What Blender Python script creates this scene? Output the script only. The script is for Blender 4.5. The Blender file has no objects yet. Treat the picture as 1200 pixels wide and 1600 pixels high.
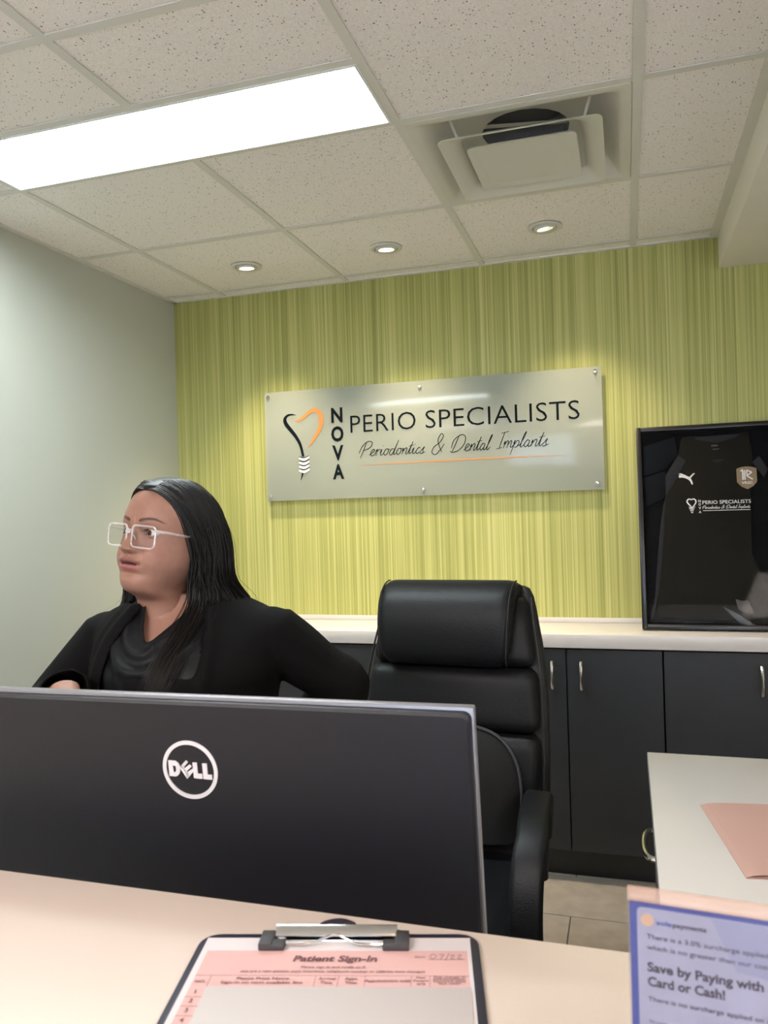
import bpy, bmesh, math, random
import numpy as np
from mathutils import Vector, Matrix
random.seed(7); np.random.seed(7)
PI = math.pi
SC = bpy.context.scene
COL = SC.collection

# ------------------------------------------------------------------ camera
cam_d = bpy.data.cameras.new('camera'); cam = bpy.data.objects.new('camera', cam_d); COL.objects.link(cam)
Rm = ((0.9549688584, 0.2951713660, -0.0301387487),
      (-0.0287171709, -0.0091507945, -0.9995456903),
      (-0.2953130603, 0.9554005064, -0.0002622372))      # rows: right, down, forward
m = Matrix.Identity(4)
for i in range(3):
    m[i][0] = Rm[0][i]; m[i][1] = -Rm[1][i]; m[i][2] = -Rm[2][i]
m.translation = (0, 0, 1.416)
cam.matrix_world = m
cam_d.sensor_fit = 'HORIZONTAL'; cam_d.sensor_width = 27.0
cam_d.lens = 27.0 * 1223.8 / 1200
cam_d.clip_start = 0.05; cam_d.clip_end = 60
cam_d.dof.use_dof = True; cam_d.dof.focus_distance = 1.9; cam_d.dof.aperture_fstop = 13.0
SC.camera = cam

# ------------------------------------------------------------------ world, exposure
w = bpy.data.worlds.new('world'); SC.world = w; w.use_nodes = True
bg = w.node_tree.nodes['Background']; bg.inputs[0].default_value = (0.62, 0.78, 1.0, 1); bg.inputs[1].default_value = 4.0
SC.view_settings.view_transform = 'Standard'; SC.view_settings.look = 'None'
SC.view_settings.gamma = 1; SC.view_settings.use_curve_mapping = False
SC.view_settings.exposure = 1.65
TROFFER_E = 11.0; TROFFER_FILL_E = 12.0; SPOT_W = 25.0; WARM_W = 3.4

# ------------------------------------------------------------------ helpers
MATS = {}
def mat(name, color, rough=0.5, metal=0.0, spec=0.5, bump=0.0, scale=60.0, var=0.0, vscale=6.0, trans=0.0, alpha=1.0, emis=None, estr=0.0, coat=0.0, sheen=0.0, sub=0.0, detail=3.0):
    if name in MATS: return MATS[name]
    mt = bpy.data.materials.new(name); mt.use_nodes = True
    nt = mt.node_tree; b = nt.nodes['Principled BSDF']
    b.inputs['Base Color'].default_value = (*color, 1); b.inputs['Roughness'].default_value = rough
    b.inputs['Metallic'].default_value = metal; b.inputs['Specular IOR Level'].default_value = spec
    b.inputs['Transmission Weight'].default_value = trans; b.inputs['Alpha'].default_value = alpha
    b.inputs['Coat Weight'].default_value = coat
    if sheen: b.inputs['Sheen Weight'].default_value = sheen
    if sub:
        b.inputs['Subsurface Weight'].default_value = sub; b.inputs['Subsurface Scale'].default_value = 0.006
        b.inputs['Subsurface Radius'].default_value = (1, .4, .25)
    if emis: b.inputs['Emission Color'].default_value = (*emis, 1); b.inputs['Emission Strength'].default_value = estr
    tc = nt.nodes.new('ShaderNodeTexCoord')
    if var > 0:
        n = nt.nodes.new('ShaderNodeTexNoise'); n.inputs['Scale'].default_value = vscale; n.inputs['Detail'].default_value = 4
        nt.links.new(tc.outputs['Object'], n.inputs['Vector'])
        r = nt.nodes.new('ShaderNodeMapRange'); r.inputs[1].default_value = .3; r.inputs[2].default_value = .7
        r.inputs[3].default_value = 1 - var; r.inputs[4].default_value = 1 + var
        nt.links.new(n.outputs['Fac'], r.inputs[0])
        mx = nt.nodes.new('ShaderNodeVectorMath'); mx.operation = 'SCALE'; mx.inputs[0].default_value = color
        nt.links.new(r.outputs[0], mx.inputs['Scale']); nt.links.new(mx.outputs[0], b.inputs['Base Color'])
    if bump > 0:
        n = nt.nodes.new('ShaderNodeTexNoise'); n.inputs['Scale'].default_value = scale; n.inputs['Detail'].default_value = detail
        nt.links.new(tc.outputs['Object'], n.inputs['Vector'])
        bp = nt.nodes.new('ShaderNodeBump'); bp.inputs['Strength'].default_value = bump; bp.inputs['Distance'].default_value = 0.002
        nt.links.new(n.outputs['Fac'], bp.inputs['Height']); nt.links.new(bp.outputs[0], b.inputs['Normal'])
    MATS[name] = mt; return mt

def empty(name, loc=(0, 0, 0), rz=0.0, label=None, cat=None, group=None, kind=None):
    o = bpy.data.objects.new(name, None); COL.objects.link(o); o.location = loc; o.rotation_euler = (0, 0, rz)
    o.empty_display_size = 0.1
    return tag(o, label, cat, group, kind)
def tag(o, label=None, cat=None, group=None, kind=None):
    if label: o['label'] = label
    if cat: o['category'] = cat
    if group: o['group'] = group
    if kind: o['kind'] = kind
    return o

class MB:
    def __init__(s): s.v = []; s.f = []
    def add(s, vs, fs):
        n = len(s.v); s.v += [tuple(map(float, v)) for v in vs]; s.f += [tuple(i + n for i in f) for f in fs]; return s
    def box(s, x0, x1, y0, y1, z0, z1):
        return s.add([(x0,y0,z0),(x1,y0,z0),(x1,y1,z0),(x0,y1,z0),(x0,y0,z1),(x1,y0,z1),(x1,y1,z1),(x0,y1,z1)],
                     [(0,3,2,1),(4,5,6,7),(0,1,5,4),(1,2,6,5),(2,3,7,6),(3,0,4,7)])
    def prism(s, pts, z0, z1, axes='xyz'):
        # pts 2D in first two axes, extruded along third
        n = len(pts); ix = {'x': 0, 'y': 1, 'z': 2}
        a = sum(pts[i][0]*pts[(i+1) % n][1]-pts[(i+1) % n][0]*pts[i][1] for i in range(n))
        if a < 0: pts = pts[::-1]
        vs = []
        for z in (z0, z1):
            for p in pts:
                q = [0, 0, 0]; q[ix[axes[0]]] = p[0]; q[ix[axes[1]]] = p[1]; q[ix[axes[2]]] = z; vs.append(q)
        fs = [tuple(range(n))[::-1], tuple(range(n, 2*n))] + [(i, (i+1) % n, (i+1) % n+n, i+n) for i in range(n)]
        return s.add(vs, fs)
    def loft(s, rings, cap=True, closed=True):
        n = len(rings[0]); vs = [p for r in rings for p in r]; fs = []
        for k in range(len(rings)-1):
            for i in range(n if closed else n-1):
                j = (i+1) % n; fs.append((k*n+i, k*n+j, (k+1)*n+j, (k+1)*n+i))
        if cap and closed:
            fs.append(tuple(range(n))[::-1]); fs.append(tuple(range((len(rings)-1)*n, len(rings)*n)))
        return s.add(vs, fs)
    def tube(s, pts, rad, n=8, closed=False, flat=1.0, up=(0, 0, 1), cap=True):
        P = [Vector(p) for p in pts]; rings = []
        m_ = len(P); U = Vector(up)
        for i, p in enumerate(P):
            if closed: t = P[(i+1) % m_]-P[i-1]
            else: t = P[min(i+1, m_-1)]-P[max(i-1, 0)]
            t.normalize()
            a = U.cross(t)
            if a.length < 1e-4: a = Vector((1, 0, 0)).cross(t)
            a.normalize(); b = t.cross(a); U = b
            r = rad[i] if hasattr(rad, '__len__') else rad
            rings.append([tuple(p+a*(math.cos(2*PI*k/n)*r)+b*(math.sin(2*PI*k/n)*r*flat)) for k in range(n)])
        if closed:
            rings.append(rings[0])
            return s.loft(rings, cap=False)
        return s.loft(rings, cap=cap)
    def lathe(s, prof, c=(0, 0, 0), n=24, axis='z'):
        rings = []
        for r, h in prof:
            ring = []
            for k in range(n):
                a = 2*PI*k/n; x, y = r*math.cos(a), r*math.sin(a)
                if axis == 'z': ring.append((c[0]+x, c[1]+y, c[2]+h))
                elif axis == 'y': ring.append((c[0]+x, c[1]+h, c[2]+y))
                else: ring.append((c[0]+h, c[1]+x, c[2]+y))
            rings.append(ring)
        return s.loft(rings)
    def build(s, name, material, parent=None, smooth=False, bevel=0.0, seg=2, angle=35, xf=None, sub=0):
        me = bpy.data.meshes.new(name)
        vs = s.v if xf is None else [tuple(xf @ Vector(v)) for v in s.v]
        me.from_pydata(vs, [], s.f); me.validate()
        bm = bmesh.new(); bm.from_mesh(me); bmesh.ops.recalc_face_normals(bm, faces=bm.faces)
        if bevel > 0:
            es = [e for e in bm.edges if len(e.link_faces) == 2 and e.calc_face_angle(0) > math.radians(30)]
            bmesh.ops.bevel(bm, geom=es, offset=bevel, segments=seg, profile=.5, affect='EDGES', clamp_overlap=True)
            smooth = True
        bm.to_mesh(me); bm.free()
        if smooth:
            me.shade_smooth(); me.set_sharp_from_angle(angle=math.radians(angle))
        o = bpy.data.objects.new(name, me); COL.objects.link(o)
        if material: me.materials.append(material)
        if parent: o.parent = parent
        if sub:
            md = o.modifiers.new('sub', 'SUBSURF'); md.levels = sub; md.render_levels = sub
        return o

def catmull(pts, n=6, closed=False):
    P = [np.array(p, float) for p in pts]; out = []; m_ = len(P)
    rng = range(m_ if closed else m_-1)
    for i in rng:
        p0 = P[i-1] if (i > 0 or closed) else 2*P[0]-P[1]; p1 = P[i]; p2 = P[(i+1) % m_]
        p3 = P[(i+2) % m_] if (i+2 < m_ or closed) else 2*P[-1]-P[-2]
        for k in range(n):
            t = k/n
            out.append(.5*((2*p1)+(-p0+p2)*t+(2*p0-5*p1+4*p2-p3)*t*t+(-p0+3*p1-3*p2+p3)*t**3))
    if not closed: out.append(P[-1])
    return [tuple(p) for p in out]

def ribbon(mb, pts, widths, h0, h1, axes='xzy', n=6):
    c = catmull([(*p, w_) for p, w_ in zip(pts, widths)], n)
    L, Rr = [], []
    for i in range(len(c)):
        a = c[max(i-1, 0)]; b = c[min(i+1, len(c)-1)]
        dx, dy = b[0]-a[0], b[1]-a[1]; l = math.hypot(dx, dy) or 1
        nx, ny = -dy/l, dx/l; w2 = max(c[i][2], 1e-5)/2
        L.append((c[i][0]+nx*w2, c[i][1]+ny*w2)); Rr.append((c[i][0]-nx*w2, c[i][1]-ny*w2))
    for i in range(len(c)-1):
        mb.prism([L[i], L[i+1], Rr[i+1], Rr[i]], h0, h1, axes)

def text_mesh(body, height, width=None, bold=0.0, shear=0.0, extrude=0.0005, align='LEFT', spacing=1.0):
    """returns verts/faces of text in XY plane, baseline at 0, cap-height = height, scaled in x to width"""
    cu = bpy.data.curves.new('t', 'FONT'); cu.body = body; cu.offset = bold; cu.shear = shear; cu.space_character = spacing
    cu.extrude = 0.0; cu.resolution_u = 3
    ob = bpy.data.objects.new('t', cu); COL.objects.link(ob)
    dg = bpy.context.evaluated_depsgraph_get(); dg.update()
    me = bpy.data.meshes.new_from_object(ob.evaluated_get(dg))
    v = np.array([p.co[:] for p in me.vertices]); f = [tuple(p.vertices) for p in me.polygons]
    bpy.data.objects.remove(ob); bpy.data.curves.remove(cu); bpy.data.meshes.remove(me)
    s = height/0.70
    v = v*s; v[:, 0] -= v[:, 0].min()
    if width: v[:, 0] *= width/v[:, 0].max()
    if align == 'CENTER': v[:, 0] -= v[:, 0].max()/2
    v[:, 2] = extrude
    return v, f

def text_obj(name, body, height, material, parent, M, width=None, **k):
    v, f = text_mesh(body, height, width, **k)
    me = bpy.data.meshes.new(name); me.from_pydata([tuple(M @ Vector(p)) for p in v], [], f)
    me.materials.append(material)
    o = bpy.data.objects.new(name, me); COL.objects.link(o)
    if parent: o.parent = parent
    return o

def frame_xz(ox, oy, oz):      # text plane standing upright facing -Y : X right, Y->Z, Z->-Y
    return Matrix(((1, 0, 0, ox), (0, 0, -1, oy), (0, 1, 0, oz), (0, 0, 0, 1)))

# ------------------------------------------------------------------ materials
M_wall = mat('sage_grey_paint', (.50, .52, .46), .7, bump=.08, scale=180)
M_white = mat('white_paint', (.86, .83, .79), .75, bump=.05, scale=150)
M_grid = mat('white_grid_metal', (.70, .695, .65), .45)
M_diff = mat('white_enamel_metal', (.66, .66, .60), .35)
M_top = mat('white_laminate', (.64, .605, .58), .28, bump=.02, scale=400)
M_topwarm = mat('cream_laminate', (.59, .515, .455), .25, bump=.02, scale=400)
M_cab = mat('charcoal_laminate', (.031, .034, .039), .45, bump=.12, scale=300, var=.06, vscale=20)
M_dark = mat('dark_cavity', (.004, .004, .005), .8)
M_chrome = mat('satin_nickel', (.62, .60, .57), .25, 1.0)
M_steel = mat('polished_steel', (.72, .72, .72), .12, 1.0)
M_leather = mat('black_leather', (.006, .007, .009), .46, bump=.3, scale=260, spec=.28, detail=5)
M_leather_side = mat('black_leather_gusset', (.008, .008, .009), .5, bump=.35, scale=260)
M_mesh = mat('black_mesh_fabric', (.008, .008, .009), .85, bump=.8, scale=900)
M_piping = mat('grey_piping', (.05, .05, .055), .6)
M_blackplastic = mat('black_plastic', (.02, .02, .022), .42, bump=.1, scale=500)
M_orange = mat('orange_print', (.60, .235, .060), .5)
M_ink = mat('charcoal_print', (.004, .007, .011), .7, spec=.08)
M_whitep = mat('white_print', (.75, .75, .74), .5)
M_floor = None

def ceiling_tile_mat():
    mt = bpy.data.materials.new('fissured_ceiling_tile'); mt.use_nodes = True; nt = mt.node_tree; b = nt.nodes['Principled BSDF']
    b.inputs['Roughness'].default_value = .9
    tc = nt.nodes.new('ShaderNodeTexCoord'); oi = nt.nodes.new('ShaderNodeObjectInfo')
    ad = nt.nodes.new('ShaderNodeVectorMath'); ad.operation = 'ADD'
    sc = nt.nodes.new('ShaderNodeVectorMath'); sc.operation = 'SCALE'; sc.inputs['Scale'].default_value = 17
    nt.links.new(oi.outputs['Random'], sc.inputs[0]); nt.links.new(tc.outputs['Object'], ad.inputs[0]); nt.links.new(sc.outputs[0], ad.inputs[1])
    mp = nt.nodes.new('ShaderNodeMapping'); mp.inputs['Scale'].default_value = (150, 120, 20)
    nt.links.new(ad.outputs[0], mp.inputs[0])
    nz = nt.nodes.new('ShaderNodeTexNoise'); nz.inputs['Scale'].default_value = 60; nt.links.new(ad.outputs[0], nz.inputs['Vector'])
    mixv = nt.nodes.new('ShaderNodeVectorMath'); mixv.operation = 'ADD'
    nt.links.new(mp.outputs[0], mixv.inputs[0]); nt.links.new(nz.outputs['Color'], mixv.inputs[1])
    vo = nt.nodes.new('ShaderNodeTexVoronoi'); vo.inputs['Scale'].default_value = 1.0; vo.inputs['Randomness'].default_value = 1
    nt.links.new(mixv.outputs[0], vo.inputs['Vector'])
    # pit radius varies per cell, many cells have none
    sx = nt.nodes.new('ShaderNodeSeparateXYZ'); nt.links.new(vo.outputs['Color'], sx.inputs[0])
    mr = nt.nodes.new('ShaderNodeMapRange'); mr.inputs[1].default_value = .30; mr.inputs[2].default_value = 1; mr.inputs[3].default_value = 0.0; mr.inputs[4].default_value = .34
    nt.links.new(sx.outputs[0], mr.inputs[0])
    sb = nt.nodes.new('ShaderNodeMath'); sb.operation = 'SUBTRACT'; nt.links.new(mr.outputs[0], sb.inputs[0]); nt.links.new(vo.outputs['Distance'], sb.inputs[1])
    st = nt.nodes.new('ShaderNodeMapRange'); st.inputs[1].default_value = 0; st.inputs[2].default_value = .12
    nt.links.new(sb.outputs[0], st.inputs[0])
    n2 = nt.nodes.new('ShaderNodeTexNoise'); n2.inputs['Scale'].default_value = 260; n2.inputs['Detail'].default_value = 2; nt.links.new(ad.outputs[0], n2.inputs['Vector'])
    cr = nt.nodes.new('ShaderNodeMapRange'); cr.inputs[1].default_value = .3; cr.inputs[2].default_value = .7; cr.inputs[3].default_value = .9; cr.inputs[4].default_value = 1.06
    nt.links.new(n2.outputs['Fac'], cr.inputs[0])
    base = nt.nodes.new('ShaderNodeVectorMath'); base.operation = 'SCALE'; base.inputs[0].default_value = (.90, .865, .83)
    nt.links.new(cr.outputs[0], base.inputs['Scale'])
    mx = nt.nodes.new('ShaderNodeMix'); mx.data_type = 'RGBA'
    nt.links.new(st.outputs[0], mx.inputs[0]); nt.links.new(base.outputs[0], mx.inputs[6]); mx.inputs[7].default_value = (.17, .155, .14, 1)
    nt.links.new(mx.outputs[2], b.inputs['Base Color'])
    bp = nt.nodes.new('ShaderNodeBump'); bp.inputs['Strength'].default_value = .5; bp.inputs['Distance'].default_value = .002; bp.invert = True
    nt.links.new(st.outputs[0], bp.inputs['Height']); nt.links.new(bp.outputs[0], b.inputs['Normal'])
    return mt
M_tile = ceiling_tile_mat()

def green_wall_mat():
    mt = bpy.data.materials.new('green_strie_wallcovering'); mt.use_nodes = True; nt = mt.node_tree; b = nt.nodes['Principled BSDF']
    b.inputs['Roughness'].default_value = .55; b.inputs['Specular IOR Level'].default_value = .3
    tc = nt.nodes.new('ShaderNodeTexCoord')
    def layer(sx, sz, det):
        mp = nt.nodes.new('ShaderNodeMapping'); mp.inputs['Scale'].default_value = (sx, 1, sz); nt.links.new(tc.outputs['Object'], mp.inputs[0])
        n = nt.nodes.new('ShaderNodeTexNoise'); n.inputs['Scale'].default_value = 1; n.inputs['Detail'].default_value = det; n.inputs['Roughness'].default_value = .6
        nt.links.new(mp.outputs[0], n.inputs['Vector']); return n.outputs['Fac']
    a = layer(170, .7, 3); c = layer(60, .35, 2); d = layer(8, .1, 1)
    def mth(op, x, y):
        n = nt.nodes.new('ShaderNodeMath'); n.operation = op
        for i, q in enumerate((x, y)):
            if isinstance(q, (int, float)): n.inputs[i].default_value = q
            else: nt.links.new(q, n.inputs[i])
        return n.outputs[0]
    s = mth('ADD', mth('MULTIPLY', a, .6), mth('ADD', mth('MULTIPLY', c, .3), mth('MULTIPLY', d, .1)))
    rp = nt.nodes.new('ShaderNodeValToRGB'); nt.links.new(s, rp.inputs[0])
    e = rp.color_ramp.elements; e[0].position = .34; e[0].color = (.27, .28, .080, 1); e[1].position = .64; e[1].color = (.56, .55, .23, 1)
    x = e.new(.46); x.color = (.36, .365, .115, 1)
    x = e.new(.54); x.color = (.46, .455, .155, 1)
    nt.links.new(rp.outputs[0], b.inputs['Base Color'])
    bp = nt.nodes.new('ShaderNodeBump'); bp.inputs['Strength'].default_value = .25; bp.inputs['Distance'].default_value = .001
    nt.links.new(s, bp.inputs['Height']); nt.links.new(bp.outputs[0], b.inputs['Normal'])
    return mt
M_green = green_wall_mat()
M_floor = mat('greige_stone_tile', (.34, .30, .26), .45, var=.12, vscale=14, bump=.1, scale=80)
M_grout = mat('dark_grout', (.10, .09, .08), .9)

def emit(name, col, s):
    mt = bpy.data.materials.new(name); mt.use_nodes = True; nt = mt.node_tree; nt.nodes.clear()
    o = nt.nodes.new('ShaderNodeOutputMaterial'); e = nt.nodes.new('ShaderNodeEmission'); e.inputs[0].default_value = (*col, 1); e.inputs[1].default_value = s
    nt.links.new(e.outputs[0], o.inputs[0]); return mt

# ------------------------------------------------------------------ room
H = 2.450; XL = -2.053; XR = 2.3; YB = 3.316; YR = -3.6
XSOF = 0.372; ZSOF = 2.326
def struct(mb, name, m_, **k):
    o = mb.build(name, m_, **k); o['kind'] = 'structure'; return o
struct(MB().box(XL-.12, XR+.12, YB, YB+.12, 0, H+.4), 'wall_back', M_green)
struct(MB().box(XL-.12, XL, YR-.12, YB, 0, H+.4), 'wall_left', M_wall)
struct(MB().box(XR, XR+.12, YR-.12, YB, 0, H+.4), 'wall_right', M_white)
rw = struct(MB().box(XL, -.2, YR-.12, YR, 0, H+.4).box(1.6, XR, YR-.12, YR, 0, H+.4).box(-.2, 1.6, YR-.12, YR, 0, .35).box(-.2, 1.6, YR-.12, YR, 2.15, H+.4), 'wall_rear', M_white)
wn = empty('window_1', (.7, YR-.06, .35), kind='structure')
fr = MB()
for x in (-.9, -.3, .3, .87): fr.box(x, x+.03, -.03, .03, 0, 1.8)
fr.box(-.9, .9, -.03, .03, 0, .04).box(-.9, .9, -.03, .03, 1.76, 1.8)
fr.build('window_frame', M_blackplastic, wn)
M_glass = mat('clear_glass', (1, 1, 1), .0, trans=1.0)
for k, x in enumerate((-.87, -.27, .33)):
    MB().box(x, x+.57 if x < .3 else x+.54, -.004, .004, .04, 1.76).build('pane', M_glass, wn)
struct(MB().box(XL-.02, XL+.012, YR, YB-.3, 0, .1), 'baseboard_left', mat('black_vinyl_base', (.02, .02, .02), .5))

# ceiling: slab + individual tiles + grid bars
ceil = struct(MB().box(XL, XR, YR, YB, H+.16, H+.20), 'ceiling', M_white)
T = .6096; BW = .012
XA = -.553; Y2 = 2.6163
xs_ = [XL, XA-2*T, XA-T, XA, XA+T, XSOF]
rows_main = [YB, Y2+T, Y2, Y2-T, Y2-2*T, Y2-3*T, Y2-4*T, Y2-5*T, Y2-6*T, Y2-7*T, Y2-8*T, Y2-9*T, YR]
YN = Y2-T-T/2
LIGHTS = [(XA-2*T, XA)]   # troffer between YN and Y2-T
tile_cache = {}
def tile(x0, x1, y0, y1):
    x0 += .002; x1 -= .002; y0 += .002; y1 -= .002
    if x1-x0 < .02 or y1-y0 < .02: return
    key = (round(x1-x0, 3), round(y1-y0, 3))
    if key not in tile_cache:
        o = MB().box(-key[0]/2, key[0]/2, -key[1]/2, key[1]/2, 0, .015).build('ceiling_tile', M_tile, ceil)
        tile_cache[key] = o
    else:
        o = tile_cache[key].copy(); COL.objects.link(o); o.parent = ceil
    o.location = ((x0+x1)/2+random.uniform(-.0015, .0015), (y0+y1)/2+random.uniform(-.0015, .0015), H+.003)
holes = [(XA-2*T, XA, YN, Y2-T), (XA, XA+T, Y2-T, Y2), (XA, XA+2*T, -1.65-T/4, -1.0), (-1.77, -.56, -1.65, -1.0)]
bars = MB()
BACKL = [(XA-2*T, Y2-6*T), (XA, Y2-6*T)]   # added rear fill troffers: 4ft x 2ft bays
for ci in range(len(xs_)-1):
    x0, x1 = xs_[ci], xs_[ci+1]
    rr = list(rows_main)
    if ci in (1, 2): rr.insert(4, YN)
    for ri in range(len(rr)-1):
        y1, y0 = rr[ri], rr[ri+1]
        cx, cy = (x0+x1)/2, (y0+y1)/2
        if ci in (1, 2) and abs(y0-YN) < .01 and abs(y1-(Y2-T)) < .01: continue
        if ci == 3 and abs(y1-Y2) < .01: continue
        if ci in (1, 2) and abs(y1-(Y2-5*T)) < .01: continue
        if ci == 3 and False: continue
        tile(x0, x1, y0, y1)
def bar(x0, x1, y0, y1):
    MB().box(x0, x1, y0, y1, H-.001, H+.002).box((x0+x1)/2-.002 if x1-x0 < .05 else x0, (x0+x1)/2+.002 if x1-x0 < .05 else x1,
        (y0+y1)/2-.002 if y1-y0 < .05 else y0, (y0+y1)/2+.002 if y1-y0 < .05 else y1, H+.002, H+.058).build('grid_bar', M_grid, ceil)
for x in xs_[1:-1]:
    if x == XA-T:
        bar(x-BW, x+BW, Y2-T, YB); bar(x-BW, x+BW, Y2-5*T, YN-BW); bar(x-BW, x+BW, YR, Y2-6*T)
    else: bar(x-BW, x+BW, YR, YB)
for y in rows_main[1:-1]:
    for ci in range(len(xs_)-1):
        bar(xs_[ci]+(BW if ci else 0), xs_[ci+1]-(BW if ci < 4 else 0), y-BW, y+BW)
bar(xs_[1]+BW, xs_[3]-BW, YN-BW, YN+BW)
MB().box(XL, XL+.022, YR, YB, H-.002, H+.003).build('wall_angle', M_grid, ceil)
MB().box(XL, XSOF, YB-.020, YB, H-.002, H+.003).build('wall_angle', M_grid, ceil)
MB().box(XSOF-.03, XSOF, YR, YB, H-.003, H+.004).build('wall_angle', M_grid, ceil)
# bulkhead
struct(MB().box(XSOF, XR, YR, YB, ZSOF, H+.06), 'trim_1', M_white, bevel=.004)

# floor tiles
fl = struct(MB().box(XL, XR, YR, YB, -.06, -.004), 'floor', M_grout)
fy = 2.762; tl = None
yy = fy
while yy > YR: yy -= .305
k = 0
while yy < YB:
    xx = XL - (.3 if k % 2 else 0)
    while xx < XR:
        a0, a1 = max(xx, XL)+.0018, min(xx+.61, XR)-.0018; b0, b1 = max(yy, YR)+.0018, min(yy+.305, YB)-.0018
        if a1-a0 > .02 and b1-b0 > .02:
            key = (round(a1-a0, 3), round(b1-b0, 3), 'f')
            if key not in tile_cache:
                o = MB().box(-key[0]/2, key[0]/2, -key[1]/2, key[1]/2, -.006, 0).build('floor_tile', M_floor, fl, bevel=.0008, seg=1); tile_cache[key] = o
            else:
                o = tile_cache[key].copy(); COL.objects.link(o); o.parent = fl
            o.location = ((a0+a1)/2, (b0+b1)/2, 0)
        xx += .61
    yy += .305; k += 1

# ------------------------------------------------------------------ troffer
def troffer(x0, x1, y0, y1, label, e, col=(.87, .97, 1.0)):
    t = empty('fluorescent_troffer', ((x0+x1)/2, (y0+y1)/2, H), label=label, cat='ceiling light')
    hx, hy = (x1-x0)/2, (y1-y0)/2
    M1 = mat('troffer_white_enamel', (.8, .83, .8), .3)
    d = .045
    b = MB()
    for a, s_ in ((1, 1),):
        o_ = [(-hx, -hy), (hx, -hy), (hx, hy), (-hx, hy)]; i_ = [(-hx+.006, -hy+.006), (hx-.006, -hy+.006), (hx-.006, hy-.006), (-hx+.006, hy-.006)]
        u_ = [(-hx+.03, -hy+.035), (hx-.03, -hy+.035), (hx-.03, hy-.035), (-hx+.03, hy-.035)]
        rings = [[(*p, -.001) for p in o_], [(*p, -.004) for p in o_], [(*p, -.004) for p in i_], [(*p, d) for p in u_]]
        b.loft(rings, cap=False)
    b.build('housing', M1, t)
    MB().box(-hx+.032, hx-.032, -hy+.037, hy-.037, d-.004, d).build('diffuser_lens', emit('fluorescent_glow', col, e), t)
    MB().box(-hx, hx, -hy, hy, d+.001, d+.006).build('back_pan', M1, t)
    return t
troffer(XA-2*T+.004, XA-.012, YN+.012, Y2-T-.006, 'long rectangular glowing fluorescent ceiling light above the desks', TROFFER_E)
troffer(XA-2*T+.014, XA-.014, Y2-6*T+.014, Y2-5*T-.014, 'unseen wide fluorescent fill light added behind the camera', TROFFER_FILL_E, (1, .93, .92))  # unseen troffer added as ambient fill
pl = empty('fill_light_panel', (1.25, -.7, ZSOF), label='slim unseen fill light panel added under the right bulkhead', cat='ceiling light')  # added panel, out of view, brightens the ceiling and soffit
MB().box(-.31, .31, -.61, .61, -.035, -.0005).build('housing', M_diff, pl, bevel=.003)
MB().box(-.29, .29, -.59, .59, -.0385, -.0352).build('diffuser_lens', emit('fill_panel_glow', (1, .88, .80), 8.0), pl)

# ------------------------------------------------------------------ air diffuser
def rrect(hx, hy, r, z, n=5):
    out = []
    for cx, cy, a0 in ((hx-r, hy-r, 0), (-hx+r, hy-r, 90), (-hx+r, -hy+r, 180), (hx-r, -hy+r, 270)):
        for k in range(n+1):
            a = math.radians(a0+90*k/n); out.append((cx+r*math.cos(a), cy+r*math.sin(a), z))
    return out
dfx = XA+T/2; dfy = Y2-T/2
ad = empty('air_diffuser', (dfx, dfy, H), label='square white ceiling air vent with nested plaques right of the long light', cat='air vent')
hh = T/2-.013
b = MB(); b.loft([rrect(hh, hh, .002, .004), rrect(hh, hh, .002, -.003), rrect(hh-.02, hh-.02, .012, -.004), rrect(hh-.035, hh-.035, .02, .002), rrect(.205, .205, .05, .055), rrect(.165, .165, .10, .062), rrect(.125, .125, .124, .064)], cap=False)
b.build('pan', M_diff, ad, smooth=True, angle=50)
b = MB(); b.loft([rrect(.125, .125, .124, .064, 8), rrect(.125, .125, .124, .136, 8)], cap=False); b.build('neck', mat('duct_grey_metal', (.30, .31, .33), .5, .3), ad, smooth=True)
MB().lathe([(.128, 0), (.128, .002)], (0, 0, .135)).build('duct_cap', mat('dark_duct_shade', (.13, .135, .15), .6), ad)  # dark disc stands in for the shade inside the duct
b = MB(); b.tube([(-.12, -.02, .085), (.12, .03, .085)], .012, 4, flat=.2); b.build('damper_brace', M_diff, ad)
b = MB(); z0 = -.028
b.loft([rrect(.217, .217, .02, z0+.001), rrect(.219, .219, .022, z0-.002), rrect(.213, .213, .02, z0-.002), rrect(.168, .168, .03, z0+.020), rrect(.163, .163, .03, z0+.026), rrect(.168, .168, .03, z0+.027), rrect(.217, .217, .02, z0+.001)], cap=False)
b.build('outer_plaque', M_diff, ad, smooth=True, angle=40)
b = MB(); z0 = -.030
b.loft([rrect(.148, .148, .018, z0+.002), rrect(.150, .150, .020, z0-.001), rrect(.143, .143, .018, z0-.001), rrect(.090, .090, .02, z0+.010), rrect(.004, .004, .004, z0+.022)], cap=False)
b.loft([rrect(.150, .150, .02, z0+.003), rrect(.09, .09, .02, z0+.014), rrect(.01, .01, .008, z0+.026)], cap=True)
b.lathe([(.012, 0.0), (.012, .012), (.002, .012)], (0, 0, z0+.010), 14)
b.build('inner_plaque', M_diff, ad, smooth=True, angle=40)
for sx in (-1, 1):
    for sy in (-1, 1): MB().tube([(sx*.19, sy*.17, .050), (sx*.17, sy*.15, -.004)], .005, 4).build('plaque_hanger', M_diff, ad)

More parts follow.
